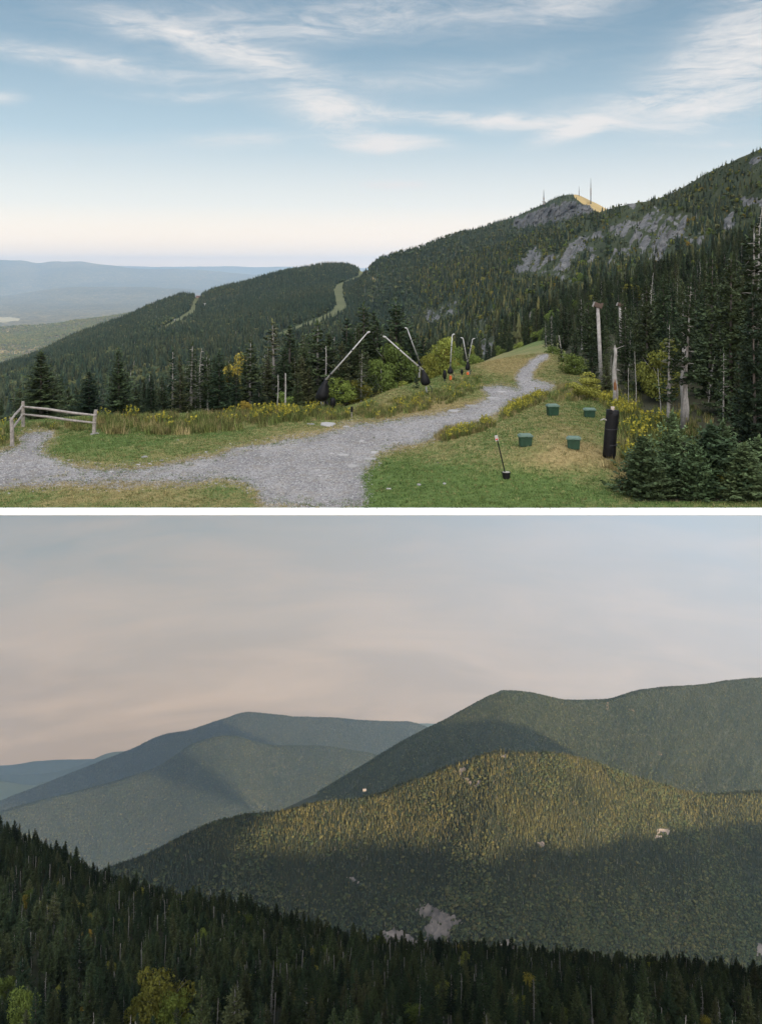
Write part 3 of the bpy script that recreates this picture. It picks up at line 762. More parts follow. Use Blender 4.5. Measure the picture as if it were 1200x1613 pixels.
sunB = np.clip((uB - 900) / 10, 0, 1) * np.clip((963 - uB) / 8, 0, 1) * np.clip(1 - (vB - (309 + (uB - 905) * 0.42)) / (4 + (uB - 900) * .25), 0, 1)  # evening sun on the summit's right flank, painted in as a tan patch
trail_sunB = np.maximum(soft(uB, vB, [TRAIL3], 4, 2, 8, 8, 4) * 0.7, np.clip(sunB * 1.8, 0, 1))
M['floorB'] = forest_floor('summit_slope', (0.024, 0.038, 0.018), (0.060, 0.066, 0.026), trail=(0.26, 0.19, 0.08), scale=0.05, rscale=0.05, rlight=(0.13, 0.125, 0.12), rdark=(0.028, 0.03, 0.032))  # trail tan also colours the painted sunlit patch
terrain('hill', gB, M['floorB'], 'summit ridge with a rocky knob carrying radio masts', rock=rockB.ravel(), trail=trail_sunB.ravel())

Hu = [-300, -100, 0, 60, 100, 150, 200, 233, 273, 290, 313, 333, 400, 433, 483, 517, 543, 567, 590, 640]
Hv = [730, 640, 581, 561, 541, 519, 501, 484, 471, 466, 469, 461, 444, 434, 424, 418, 418, 426, 440, 470]
HY = list(np.interp(Hu, [-300, 0, 575, 640], [1000, 1150, 1650, 1700]))
Hl = [LN(Hu, [780 if a < -50 else 690 for a in Hu], [230] * 20), LN(Hu, [max(y + 45, 600) for y in Hv], [420] * 20),
      LN(Hu, [y + 22 + (560 - y) * 0.42 for y in Hv], [780] * 20), LN(Hu, [y + 8 + (560 - y) * 0.16 for y in Hv], list(np.array(HY) * .84)), LN(Hu, Hv, HY)]
gH = loft(Hl, -290, 630, 480, 170, drop=(300, 120), amp=5, wl=110, seed=8)
uH, vH = proj(gH)
trH = np.maximum(soft(uH, vH, [TRAIL1], 3, 2, 12, 8, 4), np.clip(0.5 + (polydist(uH, vH, TRAIL2) + 2.2 * (vH > 455)) / 3, 0, 1)); trH[170:] = 0
terrain('hill', gH, M['floorH'], 'long wooded ridge crossed by pale mown ski trails', trail=trH.ravel())

# unseen shoulder added to the right-hand mountain, crest shaped to shade terrace and ridges
sh = []
for k, Yk in enumerate(np.linspace(1030, -1200, 120)):
    top = float(np.interp(Yk, [-1200, -300, 400, 780, 830, 880, 1030], [420, 480, 480, 430, 330, 190, 100])); x0 = 70 + max(0, Yk) * .45 - min(40, max(0, Yk - 400) * .2); w_ = float(np.interp(Yk, [300, 1000], [1.0, .22]))
    rx = max(600, x0 + 100)
    prof = [(x0, -9 if Yk < 420 else -30), (x0 + 50 * w_, 18), (x0 + 150 * w_, 60), (x0 + (rx - x0) * .6, top * .6), (rx, top), (rx + 110, 80), (rx + 240, -420)]
    pz = np.array(prof); tt = np.linspace(0, 1, 60); ox = catmull(np.linspace(0, 1, 7), pz[:, 0], tt); oz = catmull(np.linspace(0, 1, 7), pz[:, 1], tt)
    sh.append(np.stack([ox, np.full(60, Yk), oz], -1))
gS = np.array(sh); gS[..., 2] += 12 * fbm(gS / 70.0, 4, 31) * np.clip((gS[..., 0] - 90) / 60, 0, 1)[..., ]
terrain('hill', gS, M['floorR'], 'wooded shoulder of the right-hand mountain added beyond the picture edge to cast shade')

# distant valley and ranges
M['far'] = forest_floor('valley_woods', (0.035, 0.045, 0.028), (0.13, 0.105, 0.055), trail=(0.22, 0.20, 0.13), scale=0.0035, canopy=0.030, bdist=14)
Vu = [-400, 0, 120, 250, 400, 560, 760]
Vl = [LN(Vu, [640] * 7, [2800] * 7), LN(Vu, [585] * 7, [3600] * 7), LN(Vu, [538, 530, 528, 522, 520, 520, 520], [4600] * 7),
      LN(Vu, [520, 514, 503, 484, 478, 480, 480], [5300] * 7)]
gV1 = loft(Vl, -390, 740, 330, 130, drop=(700, 160), amp=80, wl=700, seed=41)
uV, vV = proj(gV1)
terrain('hill', gV1, M['far'], 'sunlit wooded foothills in the valley')
Vl2 = [LN(Vu, [540] * 7, [6800] * 7), LN(Vu, [508, 505, 503, 500, 498, 498, 498], [9500] * 7), LN(Vu, [480, 478, 476, 474, 474, 474, 474], [14500] * 7), LN(Vu, [462, 465, 452, 453, 464, 468, 468], [17500] * 7)]
gV2 = loft(Vl2, -390, 740, 260, 90, drop=(500, 100), amp=45, wl=700, seed=43)
u2, v2 = proj(gV2)
tv = soft(u2, v2, [[(-20, 505), (-20, 501), (10, 500), (33, 502), (33, 505), (10, 508)]], 3, 3, 5, 5, 4)
terrain('hill', gV2, M['far'], 'hazy valley floor with low hills and pale fields', trail=tv.ravel())
U1u = [-400, -100, 0, 30, 60, 85, 125, 150, 180, 220, 270, 330, 400, 500, 760]
U1v = [425, 414, 410, 411, 415, 412, 412, 416, 418, 423, 424, 428, 431, 436, 440]
gU1 = loft([LN(U1u, [v + 62 for v in U1v], [19500] * 15), LN(U1u, [v + 20 for v in U1v], [22500] * 15), LN(U1u, U1v, [25000] * 15)], -390, 740, 300, 60, drop=(600, 150), amp=60, wl=900, seed=45)
terrain('hill', gU1, M['far'], 'long blue mountain range closing the valley')
U0u = [-400, 0, 200, 250, 300, 360, 400, 440, 500, 760]; U0v = [420, 419, 419, 420, 420, 419, 421, 420, 421, 423]
gU0 = loft([LN(U0u, [450] * 10, [30000] * 10), LN(U0u, U0v, [34000] * 10)], -390, 740, 200, 20, drop=(300, 100), amp=20, wl=900, seed=46)
terrain('hill', gU0, M['far'], 'faint farthest range on the horizon')

# ---- forests of the upper view
def vis(p, lo=-60, hi=1260):
    u, v = proj(p); return (u > lo) & (u < hi)
trees_detail = []    # candidates for individual spruces: (x, y, z, scale)
wR = np.where(rockR < .15, 1.0, np.where(fb2(uw, vR, 6, 14, 3, 19) > .15, .6, .04)) * (0.35 + 1.3 * (fb2(uR, vR, 22, 10, 3, 77) > -0.25))
pR, iR, jR = scatter(gR, 30000, 101, rows=196, weight=wR)
uu, vv = proj(pR); k_ = (uu > 560) & (uu < 1300); pR = pR[k_]; uu = uu[k_]; vv = vv[k_]
nR = len(pR); rs = np.random.RandomState(3)
dist = pR[:, 1]
up = np.clip((pR[:, 2] - 5) / 45, 0, 1)        # stunted towards the ridge
sR = (0.80 - 0.48 * up) * rs.uniform(0.45, 1.25, nR)
rockNear = soft(uR, vR - 10, ROCKR, 26)
sR = sR * (1 - .62 * np.clip(rockNear[iR, jR][k_] * 1.6, 0, 1))
near = dist < 175
# thin the near wood to a natural spacing
def thin(p, s, dmin):
    order = np.argsort(p[:, 1]); keep = []; grid = {}
    for i in order:
        x, y = p[i, 0], p[i, 1]; r = dmin * s[i]; c = (int(x // 3), int(y // 3)); ok = True
        for a in (-1, 0, 1):
            for b in (-1, 0, 1):
                for j in grid.get((c[0] + a, c[1] + b), ()):
                    if (p[j, 0] - x) ** 2 + (p[j, 1] - y) ** 2 < r * r: ok = False; break
                if not ok: break
            if not ok: break
        if ok: keep.append(i); grid.setdefault(c, []).append(i)
    return np.array(keep)
# near wood on the right: its own fine scatter
wn = np.ones(gR.shape[:2]); pN, _, _ = scatter(gR, 9000, 102, rows=90, weight=wn)
un, vn = proj(pN)
edge_ok = (pN[:, 1] < 175) & (un < 1650) & (un > 860) & ((un > 1000 + (vn - 700) * -0.2) | (vn < 640)) & ~((un < 960) & (vn > 588)) & ~((vn > 640) & (un < 1010))
pN = pN[edge_ok]; sN = np.random.RandomState(8).uniform(0.42, 0.98, len(pN)); kk = thin(pN, sN, 1.9); pN = pN[kk]; sN = sN[kk]
far_ = pR[dist >= 165]; sfar = sR[dist >= 165]; dfar = dist[dist >= 165]
olive = rs.rand(len(far_)) < np.clip((dfar - 180) / 200, 0, .8)
vr = rs.rand(len(far_)); var = np.where(vr < .82, rs.randint(0, 4, len(far_)), np.where(vr < .95, 4 + rs.randint(0, 3, len(far_)), 7 + rs.randint(0, 2, len(far_))))
sc_ = np.where((var >= 4) & (var < 7), sfar * 1.05, sfar); sc_ = np.where(var >= 7, sfar * .9, sc_)
kf = rs.rand(len(far_)); var = np.where(olive & (var < 4), np.where(kf < .55, 9 + rs.randint(0, 3, len(far_)), np.where(kf < .72, 12 + rs.randint(0, 3, len(far_)), 15 + rs.randint(0, 2, len(far_)))), var)
instancer('forest', far_, PR_SPR[:4] + PR_BRD + PR_DEAD[:2] + PR_FC + PR_GC + PR_FB, var, np.where(var >= 15, sc_ * .7, sc_), rs.rand(len(far_)) * 6.28, 'dark spruce and scrub covering the rocky mountainside')

pB, iB, jB = scatter(gB, 26000, 103, rows=155, weight=np.where(rockB < .3, 1.0, .12) * (trail_sunB < .3))
uu, vv = proj(pB); k_ = (uu > 480) & (uu < 980); pB = pB[k_]; n_ = len(pB); rs = np.random.RandomState(4)
vr = rs.rand(n_); var = np.where(vr < .84, rs.randint(0, 3, n_), np.where(vr < .97, 3 + rs.randint(0, 2, n_), 5)); upB = np.clip((pB[:, 2] - 20) / 70, 0, 1)
instancer('forest', pB, PR_FC + PR_FB + PR_FD, var, (0.9 - .5 * upB) * rs.uniform(.6, 1.2, n_), rs.rand(n_) * 6.28, 'dense spruce wood on the slope below the summit')
pH, iH, jH = scatter(gH, 80000, 104, rows=175, weight=(trH < .3) * 1.0)
uu, vv = proj(pH); k_ = (uu > -40) & (uu < 640) & (vv < 700); pH = pH[k_]; n_ = len(pH); rs = np.random.RandomState(5); vr = rs.rand(n_); uu, vv = proj(pH)
lf = 0.10 + 0.35 * np.clip((350 - uu) / 300, 0, 1) + .25 * (fb2(pH[:, 0], pH[:, 1], 120, 200, 3, 6) > .15)
var = np.where(vr > lf, rs.randint(0, 3, n_), 3 + rs.randint(0, 2, n_)); var = np.where(rs.rand(n_) < .02, 5, var)
instancer('forest', pH, PR_FC + PR_FB + PR_FD, var, rs.uniform(.55, 1.15, n_) * np.where(var >= 3, .8, 1.0), rs.rand(n_) * 6.28, 'mixed spruce and birch wood over the long ridge', wid=np.full(n_, 1.15))

# =================================================================== LOWER VIEW: valleys and ranges far below and beyond the terrace
LOW = {}
Nu = [-400, 0, 50, 100, 160, 230, 300, 400, 500, 600, 800, 1000, 1200, 1700]
Nv = [1180, 1322, 1345, 1368, 1398, 1420, 1432, 1450, 1480, 1500, 1512, 1532, 1552, 1590]
Nl = [LN(Nu, [1740] * 14, [88] * 14), LN(Nu, [1640 + (n - 1500) * .15 for n in Nv], [120] * 14), LN(Nu, [n + (1640 - n) * .42 for n in Nv], [190] * 14), LN(Nu, [n + 6 for n in Nv], [290] * 14), LN(Nu, Nv, [340] * 14)]
gN = loft(Nl, -380, 1650, 400, 150, drop=(90, 190), amp=3.5, wl=28, seed=51)
M['floorN'] = forest_floor('shaded_forest_floor', (0.016, 0.022, 0.010), (0.040, 0.040, 0.018), scale=0.3)
terrain('hill', gN, M['floorN'], 'near wooded slope at the bottom of the lower view')
Mu = [-60, 60, 150, 200, 260, 330, 400, 500, 600, 680, 740, 790, 850, 920, 1000, 1080, 1200, 1400]
Mv = [1450, 1420, 1388, 1371, 1348, 1314, 1297, 1266, 1244, 1222, 1194, 1184, 1191, 1209, 1228, 1243, 1247, 1235]
MY = np.interp(Mu, [-60, 1400], [1180, 1790])
Ml = face(Mu, Mv, MY, [lambda v: 1660, lambda v: v + (1600 - v) * .72, lambda v: v + (1600 - v) * .40, lambda v: v + (1600 - v) * .14, lambda v: v], 0.40)
gM = loft(Ml, -50, 1380, 560, 220, drop=(350, 420), amp=24, wl=190, seed=53)
uM, vM = proj(gM)
# spurs and hollows running down the face
sp = np.abs(fb2(uM + 0.25 * vM, vM, 55, 260, 4, 91)); gM[..., 2] -= (9 * (0.5 - np.clip(sp * 1.6, 0, .5))) * np.clip((1 - np.arange(gM.shape[0]) / 220.0) * 3, 0, 1)[:, None]
# stream gully
gul = np.exp(-((uM - (1055 + (vM - 1500) * -0.32 + 9 * np.sin(vM / 17))) / 6) ** 2) * np.clip((vM - 1325) / 30, 0, 1)
gM[..., 2] -= gul * 6
ROCKM = [[(655, 1425), (680, 1422), (700, 1438), (722, 1440), (728, 1450), (708, 1460), (712, 1478), (690, 1480), (665, 1470), (672, 1450)], [(595, 1470), (625, 1462), (650, 1470), (680, 1485), (640, 1492), (600, 1484)],
         [(785, 1488), (800, 1480), (812, 1490), (810, 1505), (788, 1502)], [(1034, 1306), (1050, 1302), (1056, 1306), (1040, 1312)], [(783, 1186), (798, 1184), (797, 1190), (785, 1190)],
         [(718, 1210), (730, 1208), (737, 1214), (722, 1217)], [(742, 1230), (758, 1228), (750, 1236)], [(728, 1222), (740, 1226), (735, 1230)], [(550, 1382), (563, 1380), (564, 1387), (553, 1388)], [(475, 1400), (482, 1398), (482, 1406), (476, 1407)], [(1192, 1478), (1204, 1476), (1204, 1500), (1190, 1502)], [(845, 1325), (852, 1323), (852, 1330), (846, 1331)]]
rockM = soft(uM, vM, ROCKM, 5, 17, 5, 5, 9); rockM[220:] = 0
M['floorM'] = forest_floor('mixed_forest_floor', (0.016, 0.024, 0.014), (0.040, 0.042, 0.020), scale=0.03, rlight=(0.27, 0.235, 0.215), rdark=(0.05, 0.045, 0.045), rscale=0.06)
terrain('hill', gM, M['floorM'], 'broad rounded mountain half in evening sun and half in shadow', rock=rockM.ravel())
L2u = [-300, 0, 80, 150, 250, 310, 360, 430, 500, 550, 595, 660, 760]; L2v = [1380, 1285, 1262, 1243, 1209, 1175, 1165, 1178, 1178, 1184, 1194, 1225, 1270]
gL2 = loft(face(L2u, L2v, np.interp(L2u, [-300, 760], [4500, 5300]), [lambda v: 1470, lambda v: v + (1450 - v) * .45, lambda v: v]), -280, 740, 330, 120, drop=(500, 500), amp=22, wl=330, seed=55)
M['floorL'] = forest_floor('hazy_mountain_woods', (0.018, 0.027, 0.020), (0.046, 0.046, 0.026), scale=0.015, canopy=0.10, bdist=8)
uq, vq = proj(gL2); gL2[..., 2] -= 34 * (.5 - np.clip(np.abs(fb2(uq - .5 * vq, vq, 60, 200, 4, 92)) * 1.5, 0, .5)) * np.clip((1 - np.arange(gL2.shape[0]) / 120.0) * 3, 0, 1)[:, None]
terrain('hill', gL2, M['floorL'], 'blue wooded shoulder in front of the high left mountain')
L1u = [-300, -60, 0, 60, 150, 210, 255, 300, 350, 390, 430, 470, 520, 570, 630, 660, 690, 800]; L1v = [1390, 1292, 1265, 1243, 1208, 1183, 1163, 1153, 1135, 1125, 1128, 1133, 1133, 1136, 1137, 1143, 1155, 1200]
gL1 = loft(face(L1u, L1v, np.interp(L1u, [-300, 800], [6200, 7300]), [lambda v: v + 140, lambda v: v + 50, lambda v: v]), -280, 780, 360, 100, drop=(500, 500), amp=26, wl=400, seed=57)
terrain('hill', gL1, M['floorL'], 'high blue mountain on the left of the lower view')
R2u = [420, 500, 560, 620, 680, 740, 780, 792, 830, 870, 890, 950, 1000, 1050, 1100, 1150, 1200, 1400]; R2v = [1300, 1254, 1219, 1184, 1153, 1119, 1099, 1094, 1095, 1102, 1107, 1106, 1095, 1087, 1084, 1076, 1070, 1050]
gR2 = loft(face(R2u, R2v, np.interp(R2u, [420, 1400], [2350, 3150]), [lambda v: max(v + 120, 1340), lambda v: v + 75, lambda v: v + 28, lambda v: v], .42), 430, 1390, 420, 130, drop=(500, 500), amp=20, wl=260, seed=59)
u3, v3 = proj(gR2)
trR = soft(u3, v3, [[(955, 1104), (960, 1104), (959, 1118), (955, 1118)], [(988, 1114), (1000, 1114), (1000, 1118), (990, 1117)], [(1034, 1181), (1044, 1181), (1043, 1185), (1036, 1185)], [(855, 1160), (862, 1158), (858, 1166)]], 2.5, 2, 8, 8, 3); trR[130:] = 0
M['floorR2'] = forest_floor('far_ridge_woods', (0.018, 0.026, 0.017), (0.044, 0.046, 0.024), trail=(0.11, 0.085, 0.055), scale=0.02)
uq, vq = proj(gR2); gR2[..., 2] -= 17 * (.5 - np.clip(np.abs(fb2(uq + .3 * vq, vq, 60, 160, 4, 93)) * 1.5, 0, .5)) * np.clip((1 - np.arange(gR2.shape[0]) / 130.0) * 3, 0, 1)[:, None]
terrain('hill', gR2, M['floorR2'], 'long dark ridge with a notched crest on the right', trail=trR.ravel())
far3 = [([-300, 0, 60, 130, 200, 300, 500], [1210, 1207, 1199, 1195, 1197, 1205, 1220], 12500, 'palest faintest range at far left'),
        ([-300, 0, 40, 75, 130, 170, 215, 300, 420], [1225, 1221, 1219, 1217, 1205, 1188, 1183, 1181, 1195], 11000, 'pale blue hill rising towards the high mountain'),
        ([-300, 0, 25, 60, 120, 200, 400], [1222, 1230, 1232, 1236, 1240, 1250, 1270], 9000, 'low pale blue hill'),
        ([-300, 0, 40, 75, 140, 300], [1290, 1260, 1247, 1232, 1236, 1260], 9000, 'blue spur at the left edge below the pale hills'),
        ([560, 640, 662, 690, 720, 760, 860], [1160, 1142, 1139, 1138, 1134, 1136, 1150], 12000, 'pale range seen in the gap between two mountains')]
M['farblue'] = forest_floor('distant_woods', (0.030, 0.048, 0.024), (0.060, 0.072, 0.032), scale=0.006)
for i_, (fu, fv, fy, lb) in enumerate(far3):
    gg = loft(face(fu, fv, fy, [lambda v: v + 90, lambda v: v + 30, lambda v: v], .35), fu[0] + 5, fu[-1] - 5, 160, 50, drop=(400, 500), amp=30, wl=600, seed=61 + i_)
    terrain('hill', gg, M['farblue'], lb)
# unseen spur added on the right, shaped to shadow the foot of the mountain
csx = []
for Yk in np.linspace(1500, -900, 110):
    zr = float(np.interp(Yk, [-900, -346, 143, 914, 1150, 1500], [-130, -280, -466, -765, -860, -1150]))
    pz = np.array([(850, zr - 420), (950, zr - 240), (1080, zr - 90), (1200, zr), (1330, zr - 90), (1500, zr - 300), (1750, zr - 600)], float)
    tt = np.linspace(0, 1, 40); xo = np.maximum(0, Yk - 900) * .45
    csx.append(np.stack([catmull(np.linspace(0, 1, 7), pz[:, 0], tt) + xo, np.full(40, Yk), catmull(np.linspace(0, 1, 7), pz[:, 1], tt)], -1))
gC = np.array(csx); gC[..., 2] += 20 * fbm(gC / 110.0, 5, 71); terrain('hill', gC, M['floorM'], 'shadow-casting spur added beyond the right edge of the lower view')

# forests of the lower view
pM, _, _ = scatter(gM, 190000, 111, rows=224, weight=np.where(rockM < .35, 1.0, .05))
uu, vv = proj(pM); k_ = (uu > -30) & (uu < 1230) & (vv < 1580); pM = pM[k_]; uu = uu[k_]; vv = vv[k_]; n_ = len(pM); rs = np.random.RandomState(9)
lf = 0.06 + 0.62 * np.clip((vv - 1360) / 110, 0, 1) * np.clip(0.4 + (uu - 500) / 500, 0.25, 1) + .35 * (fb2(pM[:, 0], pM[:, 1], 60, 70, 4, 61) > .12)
vr = rs.rand(n_); gold = rs.rand(n_) < np.clip((1352 - vv) / 60, 0.04, .85) * np.clip(.65 + 1.3 * fb2(pM[:, 0], pM[:, 1], 45, 45, 4, 63), .1, 1)  # golden above the shadow line, darker below: sun and shade put into tree colour
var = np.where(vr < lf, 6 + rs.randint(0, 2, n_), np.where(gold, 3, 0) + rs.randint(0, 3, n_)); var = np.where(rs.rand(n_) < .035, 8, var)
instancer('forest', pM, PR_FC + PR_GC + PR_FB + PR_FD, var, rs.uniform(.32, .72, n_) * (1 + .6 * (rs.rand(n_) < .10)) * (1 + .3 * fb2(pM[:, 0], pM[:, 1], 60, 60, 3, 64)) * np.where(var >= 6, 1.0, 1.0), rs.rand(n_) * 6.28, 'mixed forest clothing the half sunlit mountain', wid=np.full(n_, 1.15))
def farwood(g, n, seed, rws, lab, lo=-30, hi=1230, sc_=(.5, 1.0), lfp=.12, vmax=1500):
    p, _, _ = scatter(g, n, seed, rows=rws); u, v = proj(p); k = (u > lo) & (u < hi) & (v < vmax); p = p[k]; n_ = len(p); rs = np.random.RandomState(seed)
    var = np.where(rs.rand(n_) < lfp, 3 + rs.randint(0, 2, n_), rs.randint(0, 3, n_)); var = np.where(rs.rand(n_) < .02, 5, var)
    instancer('forest', p, PR_FC + PR_FB + PR_FD, var, rs.uniform(*sc_, n_), rs.rand(n_) * 6.28, lab)
farwood(gR2, 170000, 121, 134, 'dark forest on the long notched ridge', 500, vmax=1290)
farwood(gL2, 130000, 122, 124, 'blue hazy forest on the shoulder of the left mountain', hi=620, sc_=(.9, 1.7), lfp=.15, vmax=1400)
farwood(gL1, 110000, 123, 103, 'blue hazy forest on the high left mountain', hi=700, sc_=(1.1, 2.1), vmax=1300)

farwood(gV1, 70000, 125, 132, 'sunlit woods on the valley foothills', hi=480, sc_=(.9, 1.8), lfp=.75, vmax=640)
# near slope of the lower view
pL, _, _ = scatter(gN, 26000, 131, rows=150); ul, vl = proj(pL); rs = np.random.RandomState(12)
k_ = (ul > -80) & (ul < 1280) & (vl > 1300) & (vl < 1760); pL = pL[k_]
sL = rs.uniform(.45, 1.0, len(pL)) + .35 * (rs.rand(len(pL)) < .3); kk = thin(pL, sL, 2.9); pL = pL[kk]; sL = sL[kk]; ul, vl = proj(pL)

# ------------------------------------------------------------------ individual trees
def copy_thing(root, loc, rz, scale, label, group=None, wid=1.0, tilt=(0, 0)):
    r = root.copy(); COL.objects.link(r); r.location = loc; r.rotation_euler = (tilt[0], tilt[1], rz); r.scale = (scale * wid, scale * wid, scale); r['label'] = label
    if group: r['group'] = group
    for ch in root.children: c = ch.copy(); COL.objects.link(c); c.parent = r
    return r
USED = {}
def make_tree(key, crown, trunk, name, cat, loc, rz, scale, label, group=None, wid=1.0, tilt=(0, 0)):
    if key not in USED:
        t_ = thing(name, label, cat, loc, rz, group); t_.scale = (scale * wid, scale * wid, scale); t_.rotation_euler = (tilt[0], tilt[1], rz)
        if crown is not None:
            o = bpy.data.objects.new('crown', crown); COL.objects.link(o); o.parent = t_
        o = bpy.data.objects.new('trunk', trunk); COL.objects.link(o); o.parent = t_
        USED[key] = t_; return t_
    t_ = copy_thing(USED[key], loc, rz, scale, label, group, wid, tilt)
    if not group and 'group' in t_: del t_['group']
    return t_
def spruce(k, loc, s, label, group=None, rz=None, wid=1.0):
    rz = R_.uniform(0, 6.28) if rz is None else rz
    return make_tree('s%d' % k, SPR[k][0], SPR[k][1], 'spruce_tree', 'spruce tree', loc, rz, s, label, group, wid, (R_.gauss(0, .02), R_.gauss(0, .02)))
def dead(k, loc, s, label, group=None, wid=1.0, tilt=(0, 0), rz=None):
    return make_tree('d%d' % k, None, DEAD[k], 'dead_tree', 'dead tree', loc, R_.uniform(0, 6.28) if rz is None else rz, s, label, group, wid, tilt)
def leafy(k, loc, s, label, group=None, wid=1.0):
    return make_tree('b%d' % k, BRD[k][0], BRD[k][1], 'birch_tree', 'birch tree', loc, R_.uniform(0, 6.28), s, label, group, wid)
def young(k, loc, s, label, group=None, wid=1.0):
    return make_tree('y%d' % k, YNG[k][0], YNG[k][1], 'young_fir_tree', 'young fir', loc, R_.uniform(0, 6.28), s, label, group, wid)
def at_tree(u, vtop, Y, h0, vbase=None):
    """base point and scale of a tree whose top shows at (u, vtop) at distance Y and whose foot shows at vbase"""
    zt = -(vtop - HOR) / F * Y; zb = -(vbase - HOR) / F * Y
    return ((u - 600) / F * Y, Y, zb), (zt - zb) / h0

LEFT = [  # u, top row, foot row, Y, variant, width, label
    (66, 552, 668, 50, 2, 1.55, 'broad dark spruce standing free behind the wooden fence corner'),
    (142, 582, 672, 54, 0, 1.5, 'squat wide spruce behind the right end of the wooden fence'),
    (188, 548, 676, 52, 0, 1.05, 'tall pointed spruce just right of the wooden fence'),
    (238, 588, 674, 53, 1, 1.0, 'small dark spruce left of the group of bare-trunked spruces'),
    (258, 592, 676, 56, 3, 1.0, 'short narrow spruce squeezed before the bare-trunked group'),
    (272, 548, 676, 57, 5, .95, 'thin spruce with bare lower trunk, leftmost of a close trio'),
    (285, 560, 678, 55, 3, .9, 'narrow spruce in the middle of a close trio'),
    (300, 540, 676, 56, 5, 1.15, 'tall thin spruce with feathery top, right of a close trio'),
    (328, 555, 676, 58, 4, 1.0, 'spruce with a grey bare stem between two thicker spruces'),
    (347, 552, 678, 56, 0, .95, 'dark conical spruce right of the thin trio'),
    (372, 590, 680, 54, 1, 1.1, 'low dark spruce filling the gap in the tree row'),
    (393, 532, 682, 58, 4, 1.1, 'tall spruce with exposed stem where the row thickens'),
    (418, 560, 684, 56, 1, 1.05, 'medium dark spruce before the tall spire topped tree'),
    (434, 504, 684, 60, 5, 1.3, 'very tall thin spruce with small tufted top'),
    (455, 512, 686, 59, 3, 1.3, 'tall narrow spruce beside the tufted one'),
    (478, 560, 684, 57, 2, .9, 'bushy spruce left of the nearest snow gun'),
    (500, 505, 690, 61, 4, 1.3, 'tall open spruce rising behind the nearest snow gun bag'),
    (522, 522, 690, 62, 0, 1.0, 'dark spruce under the raised end of the nearest snow gun'),
    (545, 500, 692, 64, 1, 1.0, 'dense spruce at left foot of the highest clump'),
    (575, 478, 694, 66, 0, 1.1, 'tallest dark spruce of the clump between the two snow guns'),
    (592, 490, 694, 68, 3, 1.1, 'dense spruce right beside the tallest spruce of the clump'),
    (610, 520, 690, 66, 1, 1.0, 'dark spruce behind the tip of the left-leaning snow gun'),
    (624, 473, 694, 70, 0, 1.25, 'highest pointed spruce standing over the second snow gun'),
    (645, 520, 688, 68, 2, .8, 'spruce right of the high pointed one'),
    (668, 528, 680, 70, 1, 1.0, 'dark spruce behind the second snow gun bag'),
    (690, 538, 670, 74, 0, 1.0, 'small dark spruce behind yellowing bushes'),
    (560, 545, 688, 60, 2, .9, 'wide low spruce in front of the highest clump'),
    (470, 590, 680, 53, 1, 1.1, 'low spruce beside the grey dead trunk'),
    (590, 600, 672, 54, 1, 1.3, 'little spruce in front of the birch bushes'),
    (655, 590, 660, 56, 3, 1.2, 'little spruce to the left of the second snow gun bag'),
    (108, 610, 672, 55, 2, 1.3, 'low spruce filling between the free standing spruce and the squat one'),
    (214, 606, 676, 55, 1, 1.2, 'low dark spruce beside the tall pointed one near the fence'),
    (410, 600, 684, 53, 3, 1.5, 'short spruce low in the dense part of the row'),
    (630, 560, 680, 60, 1, 1.1, 'spruce behind the pale forked birch stem'),
    (447, 545, 684, 56, 2, .8, 'spruce before the two tall narrow ones'),
    (535, 560, 684, 57, 4, 1.1, 'open spruce with a pale stem below the gun arm'),
    (28, 640, 690, 60, 1, 1.4, 'tiny spruce top showing behind the fence rails'),
    (712, 556, 640, 78, 1, 1.2, 'small spruce behind the upright snow gun pole'),
]
for (u, vt_, vb, Y, k, wd, lab) in LEFT:
    loc, s = at_tree(u, vt_, Y, HS, vb); spruce(k, loc, s, lab, wid=wd * 1.45)
for (u, vt_, vb, Y, k, sc2, lab) in [(435, 590, 684, 52, 1, 1.0, 'pale grey dead trunk with a few stubs before the dark spruces'), (450, 588, 650, 47, 2, .8, 'short broken grey stump left of the nearest snow gun'),
        (316, 548, 660, 57, 3, .7, 'slim grey dead spruce in the tree row'), (510, 545, 660, 60, 1, .7, 'thin dead stem above the black snow gun bag')]:
    loc, s = at_tree(u, vt_, Y, 6.0, vb); dead(k, loc, s, lab)
for (u, vt_, vb, Y, k, wd, lab) in [
    (622, 545, 650, 61.0, 0, 0.81, 'yellow green birch with a pale forked stem left of the second snow gun'), (600, 570, 655, 59.0, 1, 0.74, 'orange tinged birch bush under the second snow gun pole'),
    (452, 620, 660, 54.5, 2, 0.93, 'rounded light green bush in front of the dark spruces'), (540, 598, 655, 56.5, 0, 0.93, 'leafy green bush right of the nearest snow gun bag'),
    (575, 600, 655, 57.0, 1, 0.87, 'yellow green bush between the two snow guns'), (688, 535, 625, 72.0, 1, 0.74, 'yellow tinged bush left of the upright snow gun pole'),
    (700, 552, 610, 72.0, 2, 0.81, 'bright yellowish bush beside the upright snow gun'), (672, 560, 630, 66.0, 0, 0.62, 'bush behind the second snow gun bag'),
    (366, 562, 665, 66.0, 2, 0.50, 'pale green birch showing between dark spruces'), (748, 560, 600, 78.0, 0, 0.81, 'low green bush beside the far pair of gun poles'),
    (722, 572, 606, 70.0, 2, 0.99, 'low bush at the foot of the upright snow gun'), (640, 600, 648, 60.0, 1, 0.93, 'low green bush left of the second bag'), (388, 633, 662, 46.0, 0, 0.81, 'small yellow bush at the edge of the tall grass'),
    (478, 640, 668, 50, 1, 0.8, 'low yellow green bush left of the black bag'), (715, 545, 600, 76.0, 1, 0.62, 'ochre bush behind the upright gun pole')]:
    loc, s = at_tree(u, vt_, Y, 3.9, vb); leafy(k, loc, s, lab, wid=wd)

